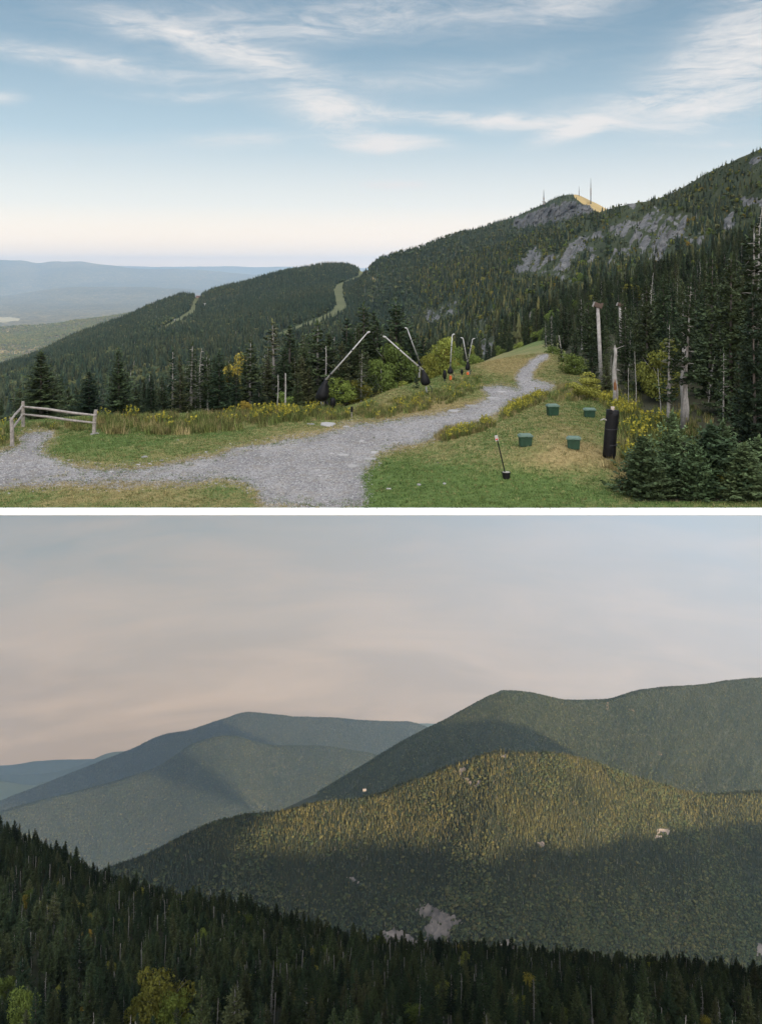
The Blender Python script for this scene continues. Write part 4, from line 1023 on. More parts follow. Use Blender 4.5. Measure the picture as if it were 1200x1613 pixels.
# the dense wood on the falling ground behind that row
rs = np.random.RandomState(31); skyu = [-40, 0, 66, 142, 188, 240, 300, 400, 435, 500, 575, 625, 690, 730, 770]; skyv = [640, 625, 575, 600, 570, 605, 560, 548, 525, 522, 500, 492, 548, 566, 585]
bu = rs.uniform(-30, 745, 420); bY = rs.uniform(56, 112, 420); top_ = np.interp(bu, skyu, skyv) + rs.uniform(2, 60, 420) ** 1.0; bz = -7.4 - np.clip(bY - 47, 0, 100) * .17; bx = (bu - 600) / F * bY
zt_ = -(top_ - HOR) / F * bY; hh_ = zt_ - bz; kk = (hh_ > 1.5) & (bu * 0 + bY > np.interp(bu, [0, 560, 620, 700, 745], [50, 52, 62, 74, 80])); sB = np.clip(hh_[kk] / HS, .2, 1.3)
instancer('forest', np.stack([bx, bY, bz], -1)[kk], PR_SPR, rs.randint(0, 6, kk.sum()), sB, rs.rand(kk.sum()) * 6.28, 'dense dark spruces filling the slope behind the front row', wid=rs.uniform(1.1, 1.5, kk.sum()))

# near wood right of the road: individuals by size, the mass behind as one object
RG = 'spruces of the wood right of the gravel road'
hand = [  # u, top, foot, Y, variant, width, label
    (1075, 435, 668, 40, 4, 1.0, 'large open spruce with bare grey trunk rising above the goldenrod'),
    (1052, 505, 665, 40, 5, 1.3, 'thin spruce with dead lower branches left of the thick grey trunk'),
    (1150, 400, 690, 46, 0, 1.1, 'tall dense spruce near the right edge of the upper view'),
    (1185, 345, 700, 50, 4, 1.05, 'very tall spruce touching the right edge of the upper view'),
    (1115, 400, 690, 52, 1, .95, 'tall dark spruce behind the large open one'),
    (1022, 470, 640, 56, 1, 1.1, 'dark spruce behind the pair of thin dead stems'),
    (985, 500, 632, 58, 3, 1.2, 'slender spruce right of the tall timber pole'),
    (932, 540, 628, 56, 2, 1.2, 'broad spruce left foot of the tall timber pole'),
    (905, 520, 612, 66, 0, 1.1, 'spruce at the corner where the road disappears'),
    (882, 545, 606, 72, 1, 1.3, 'small dark spruce beside the leaning dead stem'),
    (955, 560, 632, 52, 0, 1.4, 'low bushy spruce behind the broken orange stump'),
    (1190, 455, 775, 33, 2, .85, 'big near spruce cut by the right edge of the upper view'),
    (1165, 560, 745, 36, 1, 1.1, 'dark spruce in deep shade behind the young firs')]
for (u, vt_, vb, Y, k, wd, lab) in hand:
    loc, s = at_tree(u, vt_, Y, HS, vb); spruce(k, loc, s, lab, wid=wd)
hx = np.array([at_tree(h[0], h[1], h[3], HS, h[2])[0] for h in hand])
ok = np.array([np.min(np.hypot(hx[:, 0] - p[0], hx[:, 1] - p[1])) > 1.6 for p in pN]); pN = pN[ok]; sN = sN[ok]
unp, vnp = proj(pN); rank = np.argsort(-(sN / pN[:, 1]) * ((unp > -10) & (unp < 1215))); nind = min(105, len(rank))
def right_label(u, v, Y, s, i):
    a = 'on the dark edge facing the gravel road' if u < 960 else ('behind the goldenrod patch' if u < 1060 else ('deep in the shade at the right edge' if u > 1140 else 'behind the thick grey dead trunk'))
    b = 'small' if s < .55 else ('rather small' if s < .68 else ('very tall' if s > .92 else ('tall' if s > .8 else 'middle sized')))
    return '%s dark spruce in the wood %s' % (b, a) if Y < 90 else '%s spruce higher in the wood %s' % (b, a)
for q, i in enumerate(rank[:nind]):
    p = pN[i]; rs_ = R_.random(); k = R_.choice([0, 0, 1, 1, 2, 3, 3, 4, 5])
    spruce(k, p - np.array([0, 0, .15]), sN[i], right_label(unp[i], vnp[i], p[1], sN[i], q), RG, wid=R_.uniform(.85, 1.15))
rest = rank[nind:]; rs = np.random.RandomState(15); n_ = len(rest)
vr = rs.rand(n_); var = np.where(vr < .88, rs.randint(0, 6, n_), np.where(vr < .95, 6 + rs.randint(0, 3, n_), 9 + rs.randint(0, 2, n_)))
instancer('forest', pN[rest] - np.array([0, 0, .15]), PR_SPR + PR_BRD + PR_DEAD[:2], var, sN[rest], rs.rand(n_) * 6.28, 'dense spruce wood rising right of the road, individual trees beyond counting')
for (u, vt_, vb, Y, k, wd, til, lab) in [
    (1001, 553, 632, 46, 1, .6, 0, 'thin straight dead stem with side twigs, right of the timber pole'), (989, 580, 632, 47, 2, .45, 0, 'short bare dead stem left of the thin straight one'),
    (1023, 430, 560, 70, 3, .6, 0, 'tall pale dead spire high above the wood'), (887, 528, 572, 74, 2, .8, -.16, 'leaning pale dead stem at the corner of the wood'),
    (1053, 575, 662, 44, 3, .6, .02, 'dead stem with drooping twigs between goldenrod and wood'), (1040, 580, 660, 44, 1, .7, -.03, 'dead stem with snapped base near the goldenrod'),
    (1136, 520, 640, 52, 1, .6, 0, 'slim dead stem in the shade towards the right edge'), (1112, 560, 655, 50, 3, .6, .1, 'crooked dead sapling in the dark gap'),
    (1192, 320, 470, 95, 3, .8, 0, 'feathery grey dead spruce against the mountainside at right edge'), (960, 560, 640, 60, 1, .6, .05, 'slender dead stem behind the broken orange stump')]:
    loc, s = at_tree(u, vt_, Y, 6.0, vb); dead(k, loc, s, lab, wid=wd, tilt=(0, til), rz=0)
# thick grey trunk and orange broken stump
def stump(u, vt_, vb, Y, r, lab, orange=False, lean=0.0):
    loc, _ = at_tree(u, vt_, Y, 1, vb); h = (vb - vt_) / F * Y; t_ = thing('broken_tree', lab, 'dead tree', loc)
    mb = MB(); pts = [(lean * q * h + .03 * math.sin(q * 9), 0, h * q - .2 * (q == 0)) for q in np.linspace(0, 1, 9)]
    mb.tube(pts, [r * (1.25 - .55 * q) for q in np.linspace(0, 1, 9)], 9, .14)
    for _ in range(9):
        q = R_.uniform(.3, .98); a = R_.uniform(0, 6.28); L = R_.uniform(.15, .6); mb.tube([(lean * q * h, 0, q * h), (lean * q * h + math.cos(a) * L, math.sin(a) * L, q * h + R_.uniform(-.1, .2))], [r * .22, r * .06], 4)
    for k in range(5):
        a = k * 1.26; mb.tube([(lean * h + math.cos(a) * r * .35, math.sin(a) * r * .35, h * .97), (lean * h + math.cos(a) * r * .3, math.sin(a) * r * .3, h * (1.02 + .05 * R_.random()))], [r * .22, r * .03], 4)
    mb.build('bark', M['dead'], t_, True)
    if orange:
        m2 = MB(); m2.tube([(r * .25, -r * .4, .1), (r * .1, -r * .45, h * .3), (-r * .1, -r * .35, h * .55)], [r * .85, r * .75, r * .1], 7, .2); m2.build('rotten_wood', M['rotten'], t_, True)
    return t_
stump(1077, 548, 660, 42, .17, 'thick silver grey dead trunk standing right of the goldenrod')
stump(968, 548, 630, 47, .12, 'broken dead trunk with an orange rotten core by the timber pole', True)
# young firs lower right
YG = [(1012, 688, 792, 29.5, 0, 1.3, 'low dark young fir at the lawn edge in the corner'), (1030, 740, 792, 29.2, 2, 1.6, 'lowest young fir at the bottom right of the lawn'), (1058, 650, 792, 30.5, 1, .75, 'thin young fir with a bare leader rising before the dark gap'),
      (1120, 668, 792, 30.0, 2, 1.3, 'broad pale green young fir in front of the shade'), (1095, 700, 792, 29.2, 0, 1.1, 'pale young fir left of the broad one'), (1138, 665, 792, 30.5, 1, .95, 'slender young fir with twin leader behind the broad one'),
      (1172, 700, 792, 29.3, 0, 1.4, 'bushy young fir near the right edge of the upper view'), (1195, 690, 792, 31.5, 2, 1.5, 'dark young fir cut by the right edge'), (1148, 735, 792, 29.2, 1, 1.3, 'small young fir low in the corner thicket'),
      (1080, 745, 792, 29.2, 2, 1.6, 'small rounded young fir above the white kerb'), (1190, 750, 792, 29.2, 1, 1.6, 'lowest young fir at the right end of the white kerb'), (1050, 715, 792, 30.0, 0, 1.2, 'young fir behind the small rounded one')]
for (u, vt_, vb, Y, k, wd, lab) in YG:
    loc, s = at_tree(u, vt_, Y, 3.2, vb); young(k, loc, s, lab, wid=wd)
for (u, vt_, vb, Y, k, wd, lab) in [(1142, 745, 790, 29.3, 1, .7, 'few yellow leaved twigs among the young firs'), (905, 560, 610, 64, 0, 1.2, 'green bush at the bend in front of the wood'), (870, 548, 590, 80, 1, 1.0, 'light green bush where road meets wood'),
        (1040, 540, 640, 50, 2, .8, 'light green birch within the dark wood'), (925, 590, 628, 50, 2, 1.5, 'low green bush at the edge of the dry grass')]:
    loc, s = at_tree(u, vt_, Y, 3.9, vb); leafy(k, loc, s, lab, wid=wd)

# lower slope: 150 largest spruces as things, the rest one mass
ul, vl = proj(pL); inf = (ul > -15) & (ul < 1215) & (vl - sL * HS * F / pL[:, 1] < 1612)
rank = np.argsort(-(sL / pL[:, 1]) * inf); nind = 140
kinds = rs.rand(len(pL))
LG = 'spruces of the shaded slope at the bottom of the lower view'
def low_label(u, v, s, i):
    a = ['below the long descending left skyline', 'around the yellowing birch', 'in the middle of the dark slope', 'under the pale rock slide', 'among the grey snags on the right'][min(4, int(max(0, u) // 240))]
    b = 'small' if s < .7 else ('rather small' if s < .85 else ('very tall' if s > 1.2 else ('tall' if s > 1.0 else 'middle sized'))); c = 'in the lowest rank' if v > 1680 else ('in the second rank' if v > 1620 else 'in the upper ranks')
    return '%s dark spruce %s %s' % (b, c, a)
spots_b = [(252, 1522, 1640, 112, 2, 1.5, 'large yellow green birch glowing in the dark lower forest'), (225, 1560, 1640, 116, 0, 1.1, 'second crown of yellowing birch beside the large one'), (278, 1558, 1640, 110, 1, 1.2, 'bright green birch crown at the right of the large one'), (38, 1562, 1640, 108, 0, 1.2, 'small yellow birch in the bottom left corner'), (8, 1535, 1600, 130, 1, 1.0, 'pale birch at the left edge of the dark slope'),
           (318, 1445, 1470, 240, 1, 1.3, 'tiny yellow birch on the middle of the dark slope'), (1140, 1545, 1590, 190, 2, 1.2, 'green birch between grey snags on the right'), (1100, 1555, 1595, 185, 0, 1.2, 'green birch left of the right-hand snags'), (1010, 1555, 1595, 200, 1, 1.2, 'yellowish birch below the skyline at right of middle'), (560, 1475, 1500, 300, 0, 1.6, 'light green birch on the skyline of the dark slope'), (440, 1450, 1478, 300, 2, 1.4, 'light green birch near the middle skyline'), (600, 1478, 1500, 300, 1, 1.5, 'round green birch on the skyline right of middle'),
           (910, 1585, 1630, 150, 2, 1.2, 'green birch low on the dark slope'), (745, 1545, 1575, 200, 0, 1.2, 'small green birch in the centre right of the slope')]
bp_ = np.array([at_tree(a, b, d, 4, c)[0] for a, b, c, d, _, _, _ in spots_b])
okb = np.array([np.min(np.hypot(bp_[:, 0] - p[0], (bp_[:, 1] - p[1] - 2) * .35)) > 2.6 or p[1] > 150 for p in pL])
cnt = 0; chosen = []; dcount = 0
for i in rank:
    if not okb[i]: continue
    if cnt >= nind: break
    p = pL[i]
    if kinds[i] < .16 and dcount < 34:
        dead(R_.choice([0, 1, 3]), p, sL[i] * 1.15, 'grey dead spruce snag %s' % low_label(ul[i], vl[i], 1, 0).split('spruce ', 1)[1], 'grey snags of the lower slope', wid=.85); dcount += 1
    else:
        spruce(R_.choice([0, 0, 1, 1, 2, 3, 3, 4]), p, sL[i], low_label(ul[i], vl[i], sL[i], 0), LG, wid=R_.uniform(1.05, 1.5)); cnt += 1
    chosen.append(i)
rest = np.setdiff1d(np.arange(len(pL))[okb], chosen); n_ = len(rest); rs = np.random.RandomState(16)
vr = rs.rand(n_); var = np.where(vr < .79, rs.randint(0, 5, n_), np.where(vr < .82, 6 + rs.randint(0, 3, n_), 9 + rs.randint(0, 3, n_))); sc_ = np.where(var >= 9, sL[rest] * 1.2, np.where(var >= 6, sL[rest] * 1.1, sL[rest] * 1.0))
instancer('forest', pL[rest], PR_SPR + PR_BRD + PR_DEAD[:3], var, sc_, rs.rand(n_) * 6.28, 'dark spruce forest with grey snags covering the near slope', wid=np.where(var >= 9, .8, rs.uniform(1.0, 1.5, n_)))
for (u, vt_, vb, Y, k, wd, lab) in spots_b:
    loc, s = at_tree(u, vt_, Y, 4.0, vb); leafy(k, loc, s, lab, wid=wd * .62)

# ------------------------------------------------------------------ grasses and flowers
def tuft(name, n, h, spread, mats, seed, wd=.012, heads=None):
    rs = np.random.RandomState(seed); Q = []; mi = []
    for k in range(n):
        a = rs.rand() * 6.28; b = np.array([rs.normal(0, spread), rs.normal(0, spread), -.02]); L = h * rs.uniform(.55, 1.1); d = np.array([math.cos(a) * .35, math.sin(a) * .35, 1]) * L; s_ = np.array([-math.sin(a), math.cos(a), 0]) * wd
        Q.append([b - s_, b + s_, b + d * .6 + s_ * .6, b + d]); mi.append(0)
        if heads and rs.rand() < heads:
            for _ in range(7):
                c = b + d * rs.uniform(.82, 1.04) + rs.normal(0, .035, 3); e = rs.normal(0, .028, 3); f_ = rs.normal(0, .028, 3); Q.append([c - e, c + f_, c + e, c - f_]); mi.append(1)
    Q = np.array(Q); o = mesh_obj(name, Q.reshape(-1, 3), np.arange(len(Q) * 4).reshape(-1, 4), mats, link=False); attr(o, 'tone', np.repeat(rs.rand(len(Q)), 4))
    o.data.polygons.foreach_set('material_index', np.array(mi, np.int32)); return o
M['gr_green'] = foliage('fresh_grass', [(0, (0.06, 0.11, 0.025)), (.6, (0.10, 0.16, 0.04)), (1, (0.20, 0.20, 0.07))], .4, .4)
M['gr_straw'] = foliage('dry_grass', [(0, (0.16, 0.13, 0.05)), (.6, (0.27, 0.22, 0.10)), (1, (0.40, 0.32, 0.17))], .4, .4)
M['gr_mid'] = foliage('tall_weeds', [(0, (0.07, 0.10, 0.025)), (.5, (0.12, 0.15, 0.04)), (1, (0.22, 0.16, 0.07))], .4, .4)
M['gold'] = simple('goldenrod_flowers', (0.34, 0.30, 0.035), .8, var=.35, scale=3)
TU = [tuft('short_green_tuft', 9, .075, .06, [M['gr_green']], 1, .008), tuft('short_straw_tuft', 9, .085, .06, [M['gr_straw']], 2, .008), tuft('tall_weed', 26, .55, .12, [M['gr_mid']], 3, .018), tuft('tall_straw', 22, .5, .12, [M['gr_straw']], 4, .012), tuft('goldenrod', 26, .75, .15, [M['gr_mid'], M['gold']], 5, .016, heads=.28)]
rs = np.random.RandomState(21)
wt = np.where(rd[:nv] < 3, 1.0, np.where(rd[:nv] < 12, .25, 0)) * (woods[:nv] < .4) * 1.0
pG, iG, jG = scatter(g1, 70000, 141, rows=nv, weight=wt); u_, v_ = proj(pG); dr = dry[iG, jG]
instancer('grass', pG, TU[:2], (rs.rand(len(pG)) < np.clip((dr - .35) * 1.6, 0.05, .95)).astype(int), rs.uniform(.5, 1.25, len(pG)), rs.rand(len(pG)) * 6.28, 'short green and straw coloured grass of the terrace')
# tall weeds and goldenrod in bands: polygons in picture position, then stood on the ground
def band(poly, n, pg, ps, seed, smin=.6, smax=1.2):
    rs = np.random.RandomState(seed); xs = [p[0] for p in poly]; ys = [p[1] for p in poly]; out = []
    while len(out) < n:
        u = rs.uniform(min(xs), max(xs), 4000); v = rs.uniform(min(ys), max(ys), 4000); k = inpoly(u, v, poly)
        out += list(zip(u[k], v[k]))
    o = np.array(out[:n]); r = rs.rand(n); var = np.where(r < pg, 2, np.where(r < pg + ps, 1, 0))
    return o, var, rs.uniform(smin, smax, n)
bands = [band([(-10, 672), (150, 666), (160, 680), (60, 676), (-10, 690)], 260, .25, .15, 1, .5, 1.0), band([(165, 684), (300, 686), (420, 672), (480, 660), (520, 652), (520, 645), (420, 650), (300, 655), (150, 660)], 2600, .10, .42, 2, .6, 1.2), band([(390, 668), (500, 664), (500, 650), (400, 652)], 500, .55, .05, 3, .7, 1.2), band([(500, 662), (600, 660), (700, 640), (760, 612), (700, 612), (640, 628), (560, 642), (500, 646)], 1300, .22, .25, 4, .4, .9),
         band([(700, 620), (760, 606), (756, 590), (700, 600)], 220, .3, .2, 5, .4, .8), band([(690, 692), (760, 668), (800, 645), (860, 622), (862, 630), (810, 655), (765, 678), (700, 696)], 900, .45, .3, 6, .5, .95), band([(683, 690), (705, 676), (765, 668), (760, 680), (700, 695)], 300, 0, .95, 7, .5, .9), band([(760, 668), (850, 622), (855, 628), (775, 668)], 300, .95, .02, 16, .6, 1.0),
         band([(860, 622), (940, 618), (1000, 640), (1000, 650), (940, 632), (870, 634)], 420, .3, .5, 8, .5, 1.0), band([(945, 628), (1000, 640), (1010, 660), (975, 655), (950, 640)], 220, .75, .1, 9, .7, 1.1), band([(976, 655), (1010, 650), (1035, 690), (1030, 730), (1000, 742), (980, 720)], 520, .6, .15, 10, .8, 1.4), band([(950, 725), (1000, 730), (1005, 760), (985, 775), (955, 745)], 160, .05, .9, 11, .5, 1.0),
         band([(1030, 650), (1090, 655), (1100, 700), (1040, 700)], 160, .5, .05, 12, .8, 1.2), band([(1000, 640), (1090, 640), (1200, 700), (1200, 775), (1010, 775), (1000, 700)], 900, 0, .12, 22, .5, 1.0), band([(915, 600), (1000, 600), (1010, 640), (960, 632)], 250, 0, .2, 23, .5, .9), band([(-10, 690), (20, 684), (30, 695), (-10, 708)], 60, .1, .3, 13, .3, .6), band([(870, 600), (935, 620), (880, 622)], 160, .1, .7, 14, .4, .8), band([(580, 690), (900, 700), (960, 790), (590, 795)], 300, 0, .5, 15, .12, .3), band([(0, 775), (400, 775), (390, 792), (0, 792)], 200, 0, .5, 17, .1, .25), band([(90, 700), (500, 690), (380, 705), (200, 730), (100, 725)], 260, 0, .4, 18, .1, .25)]
pts = []; vr_ = []; ss = []
for o, v_, s_ in bands:
    cl_ = fb2(o[:, 0], o[:, 1], 26, 12, 3, 5); kp = (rs.rand(len(o)) < .42 + 1.4 * cl_); o, v_, s_ = o[kp], v_[kp], s_[kp]
    v_ = np.where((v_ == 2) & (rs.rand(len(v_)) > .30 + .9 * fb2(o[:, 0], o[:, 1], 14, 9, 3, 8)), 0, v_); s_ = s_ * .78
    pts.append(GN(o[:, 0], o[:, 1])); vr_.append(v_); ss.append(s_)
pts = np.concatenate(pts); vr_ = np.concatenate(vr_); ss = np.concatenate(ss)
instancer('undergrowth', pts, TU[2:], vr_, ss, NP.rand(len(pts)) * 6.28, 'tall grass, weeds and yellow goldenrod along the road and wood edges')
# gravel lying on the road
def pebble(name, seed, s=.03):
    rs = np.random.RandomState(seed); import bmesh
    bm = bmesh.new(); bmesh.ops.create_icosphere(bm, subdivisions=1, radius=s)
    for v in bm.verts: v.co *= rs.uniform(.7, 1.25); v.co.z *= .55
    me = bpy.data.meshes.new(name); bm.to_mesh(me); bm.free(); me.materials.append(M['stone']); return bpy.data.objects.new(name, me)
def stone_mat(nm, lo, hi):
    m, n, b = material(nm); oi = n.new('ShaderNodeObjectInfo'); c = n.ramp(oi.outputs['Random'], [(0, lo), (1, hi)])
    c = n.mix(n.ramp(n.noise(n.new('ShaderNodeTexCoord').outputs['Object'], 9, 5, .7), [(.35, .5), (.65, 0)]), c, tuple(x * .55 for x in lo)); n.put(b.inputs['Base Color'], c); b.inputs['Roughness'].default_value = .85; return m
M['stone'] = stone_mat('gravel_stone', (0.14, 0.135, 0.14), (0.52, 0.50, 0.49))
M['flat'] = stone_mat('pale_bedrock', (0.28, 0.27, 0.26), (0.46, 0.44, 0.43))
wt = np.where(rd[:nv] > 0, 1.0, np.where(rd[:nv] > -9, .30, 0.0)); pp, _, _ = scatter(g1, 42000, 151, rows=nv, weight=wt)
instancer('gravel', pp, [pebble('pebble', 1), pebble('pebble', 2)], NP.randint(0, 2, len(pp)), NP.uniform(.3, 1.35, len(pp)) ** 1.3, NP.rand(len(pp)) * 6.28, 'loose grey stones on the gravel road')
def slab_mesh(seed):
    rs = np.random.RandomState(seed); n = 11; top = []; bot = []
    for k in range(n):
        a = 6.283 * k / n; r = rs.uniform(.6, 1.1); top.append((math.cos(a) * r * .9, math.sin(a) * r * .6, .10 + rs.normal(0, .02))); bot.append((math.cos(a) * r * 1.05, math.sin(a) * r * .7, -.12))
    fs = [tuple(range(n))] + [(k, n + k, n + (k + 1) % n, (k + 1) % n) for k in range(n)] + [tuple(reversed(range(n, 2 * n)))]
    return mesh_obj('flat_stone', top + bot, fs, M['flat'], link=False).data
SL = [slab_mesh(k) for k in range(4)]
stones = [(517, 669, 30), (490, 668, 16), (545, 672, 14), (565, 706, 14), (590, 712, 16), (540, 716, 22), (523, 714, 10), (500, 740, 12), (556, 733, 22), (583, 722, 26), (504, 749, 8), (440, 709, 10), (570, 695, 12), (597, 708, 10), (621, 696, 12), (648, 672, 12), (715, 648, 22), (745, 640, 30), (775, 628, 26), (790, 618, 18), (228, 721, 12), (219, 733, 9), (236, 731, 7), (255, 726, 8), (325, 712, 6), (281, 694, 4), (66, 704, 6), (612, 771, 10), (660, 764, 8), (435, 785, 12), (547, 702, 9), (528, 703, 9), (150, 683, 16), (280, 760, 6), (470, 690, 8), (445, 664, 5), (460, 663, 4), (530, 730, 8), (600, 700, 8), (100, 741, 7), (176, 745, 9), (30, 765, 7), (75, 752, 6), (320, 742, 7), (700, 762, 6), (690, 728, 3)]
stl = {0: 'large pale flat stone where the two road arms meet', 18: 'large pale slab of bedrock beside the road bend', 16: 'pale slab in the road just before the bend', 32: 'pale flat stone at the foot of the right fence post', 27: 'pinkish stone alone on the green lawn', 9: 'pale flat slab at the lawn edge of the road'}
def stone_label(u, v, w_):
    a = 'broad' if w_ >= 18 else ('middle sized' if w_ >= 11 else 'small')
    if polydist(u, v, ROAD) > 0:
        b = 'near the road bend' if v < 660 else ('in the left arm of the gravel road' if u < 400 else ('in the widest part of the gravel road' if v > 725 else ('where the road arms join, near its left border' if u < 535 else ('where the road arms join, towards the mound' if v > 705 else 'in the road between the stake and the mound'))))
        return '%s pale flat stone bedded %s' % (a, b)
    return '%s pale stone lying in the grass %s' % (a, 'of the lawn right of the road' if u > 590 else ('between fence and gravel road' if u < 400 else 'by the goldenrod left of the snow gun'))
for i, (u, v, w_) in enumerate(stones):
    p = GN(u, v); s = w_ / 2 / F * p[1]; o = bpy.data.objects.new('flat_stone', SL[i % 4]); COL.objects.link(o); o.location = (p[0], p[1], p[2] - .0); o.scale = (s, s * 1.5, max(.25, s)); o.rotation_euler = (0, 0, R_.uniform(-.3, .3))
    tag(o, stl.get(i, stone_label(u, v, w_)), 'stone', 'pale flat stones of the terrace')

# ------------------------------------------------------------------ fence
def gp(u, v): return Vector(GN(u, v))
fn = thing('wooden_fence', 'weathered split rail fence turning a corner at the left edge of the terrace', 'fence', gp(37, 672)); f0 = gp(37, 672)
posts = [(20, 703, 46, .085), (37, 672, 40, .085), (148, 683, 38, .085)]; PT = []
for (u, v, hpx, r) in posts:
    b = gp(u, v) - f0; hh = hpx / F * (b.y + f0.y); ln = {20: -.04, 37: .0, 148: .10}[u]; mb = MB(); mb.tube([b + Vector((0, 0, -.2)), b + Vector((ln * .3, 0, hh * .5)), b + Vector((ln, 0, hh))], [r * 1.05, r, r * .92], 8, .06)
    mb.build('post', M['rail'], fn, False); PT.append((b, hh, ln))
def rail(a, b, za, zb, r=.055):
    mb = MB(); p0 = PT[a][0] + Vector((PT[a][2] * za / PT[a][1], -.06, za)); p1 = PT[b][0] + Vector((PT[b][2] * zb / PT[b][1], -.06, zb)); d = p1 - p0
    mb.tube([p0 - d * .02, p0 + d * .35 + Vector((0, 0, .02)), p0 + d * .7 - Vector((0, 0, .015)), p1 + d * .02], [r * .8, r, r * 1.05, r * .75], 6, .12); mb.build('rail', M['rail'], fn)
rail(1, 2, .97, .86); rail(1, 2, .60, .52); rail(0, 1, 1.12, 1.0); rail(0, 1, .68, .60)

# ------------------------------------------------------------------ green boxes on the mound
def green_box(u, v, wpx, hpx, rz, lab):
    p = gp(u, v); k = p.y / F; w_, h = wpx * k, hpx * k; t_ = thing('storage_box', lab, 'green box', p, rz, 'green lidded boxes on the mound')
    b = MB(); b.box((0, 0, h * .36), (w_ * .82, w_ * .62, h * .78), taper=1.12, bev=.02)
    for x in (-.3, 0, .3): b.box((x * w_, -w_ * .335, h * .36), (w_ * .05, .02, h * .6))
    b.build('body', M['green_plastic'], t_)
    l = MB(); l.box((0, 0, h * .80), (w_ * 1.04, w_ * .80, h * .10), bev=.012); l.box((0, 0, h * .90), (w_ * .94, w_ * .70, h * .11), taper=.86, bev=.012)
    ld = l.build('lid', M['green_lid'], t_)
    q = MB(); q.box((0, -w_ * .42, h * .74), (w_ * .2, .03, h * .14), bev=.006); q.build('latch', M['green_plastic'], t_)
green_box(870, 655, 19, 19, .12, 'green box farthest left and highest on the mound, near the goldenrod')
green_box(928, 657, 19, 15, -.12, 'green box with paler lid, nearest the wood edge on the mound')
green_box(827, 702, 22, 20, .02, 'green box nearest the road on the dry mound')
green_box(903, 706, 22, 20, -.22, 'green box turned askew, closest to the black wrapped post')

# ------------------------------------------------------------------ black wrapped post
p = gp(962, 722); k = p.y / F; t_ = thing('wrapped_post', 'thick post wrapped in black plastic standing beside the goldenrod', 'post', p)
h = 77 * k; r = 10.2 * k; mb = MB(); mb.tube([(-.10, 0, .05), (-.07, 0, h * .1), (-.03, 0, h * .5), (0.05, 0, h * .9), (.06, 0, h)], [r * .92, r, r * .96, r, r * .98], 18, .02); mb.build('black_wrap', M['black'], t_, True)
mb = MB(); mb.tube([(.05, 0, h - .1), (.055, 0, h + 5.5 * k)], 3.0 * k, 12); mb.build('inner_pipe', M['pipe'], t_, True)
mb = MB(); mb.tube([(-r * .5, -.05, h * .78), (-r * 1.2, -.1, h * .83), (-r * 1.75, -.1, h * .80)], [.03, .028, .02], 6); mb.build('side_arm', M['dead'], t_)
mb = MB(); mb.box((r * 1.0, -.05, h * .75), (.06, .05, .12), bev=.01); mb.box((-r * .3, -r * .98, h * .99), (.12, .04, .14), bev=.01); mb.build('flap', M['black'], t_)
mb = MB(); mb.tube([(-.10, 0, -.12), (-.10, 0, .06)], [r * .75, r * .7], 12, .1); mb.build('foot', M['dead'], t_)
for (z) in (.3, .62):
    mb = MB(); mb.tube([(-.03 + .06 * z, 0, h * z - .015), (-.03 + .06 * z, 0, h * z + .015)], r * 1.03, 18); mb.build('band', M['darkmetal'], t_)

# ------------------------------------------------------------------ leaning marker stick with its pot
p = gp(797, 753); k = p.y / F; t_ = thing('marker_stick', 'thin leaning black stick with a small white and red plate in a black pot', 'marker', p)
mb = MB(); mb.tube([(0, 0, .0), (-14.5 * k, 0, 62 * k)], 1.0 * k, 8); mb.build('stick', M['black'], t_)
mb = MB(); mb.tube([(0, 0, -.03), (0, 0, 7 * k), (0, 0, 9 * k), (0, 0, 9.4 * k)], [5.6 * k, 6.4 * k, 6.9 * k, 6.7 * k], 16); mb.build('pot', M['black'], t_, False)
mb = MB(); mb.tube([(0, 0, 9.41 * k), (0, 0, 9.7 * k)], [5.8 * k, 5.5 * k], 16); mb.build('pot_fill', M['dead'], t_)
mb = MB(); mb.box((0, 0, 0), (5 * k, .015, 9 * k)); pl = mb.build('plate', M['signwhite'], t_); pl.location = (-15.2 * k, -.01, 63 * k); pl.rotation_euler = (0, -.2, 0)
mb = MB(); mb.box((-.3 * k, -.012, -1.8 * k), (3.4 * k, .006, 2.2 * k)); rd_ = mb.build('red_mark', M['red'], pl)

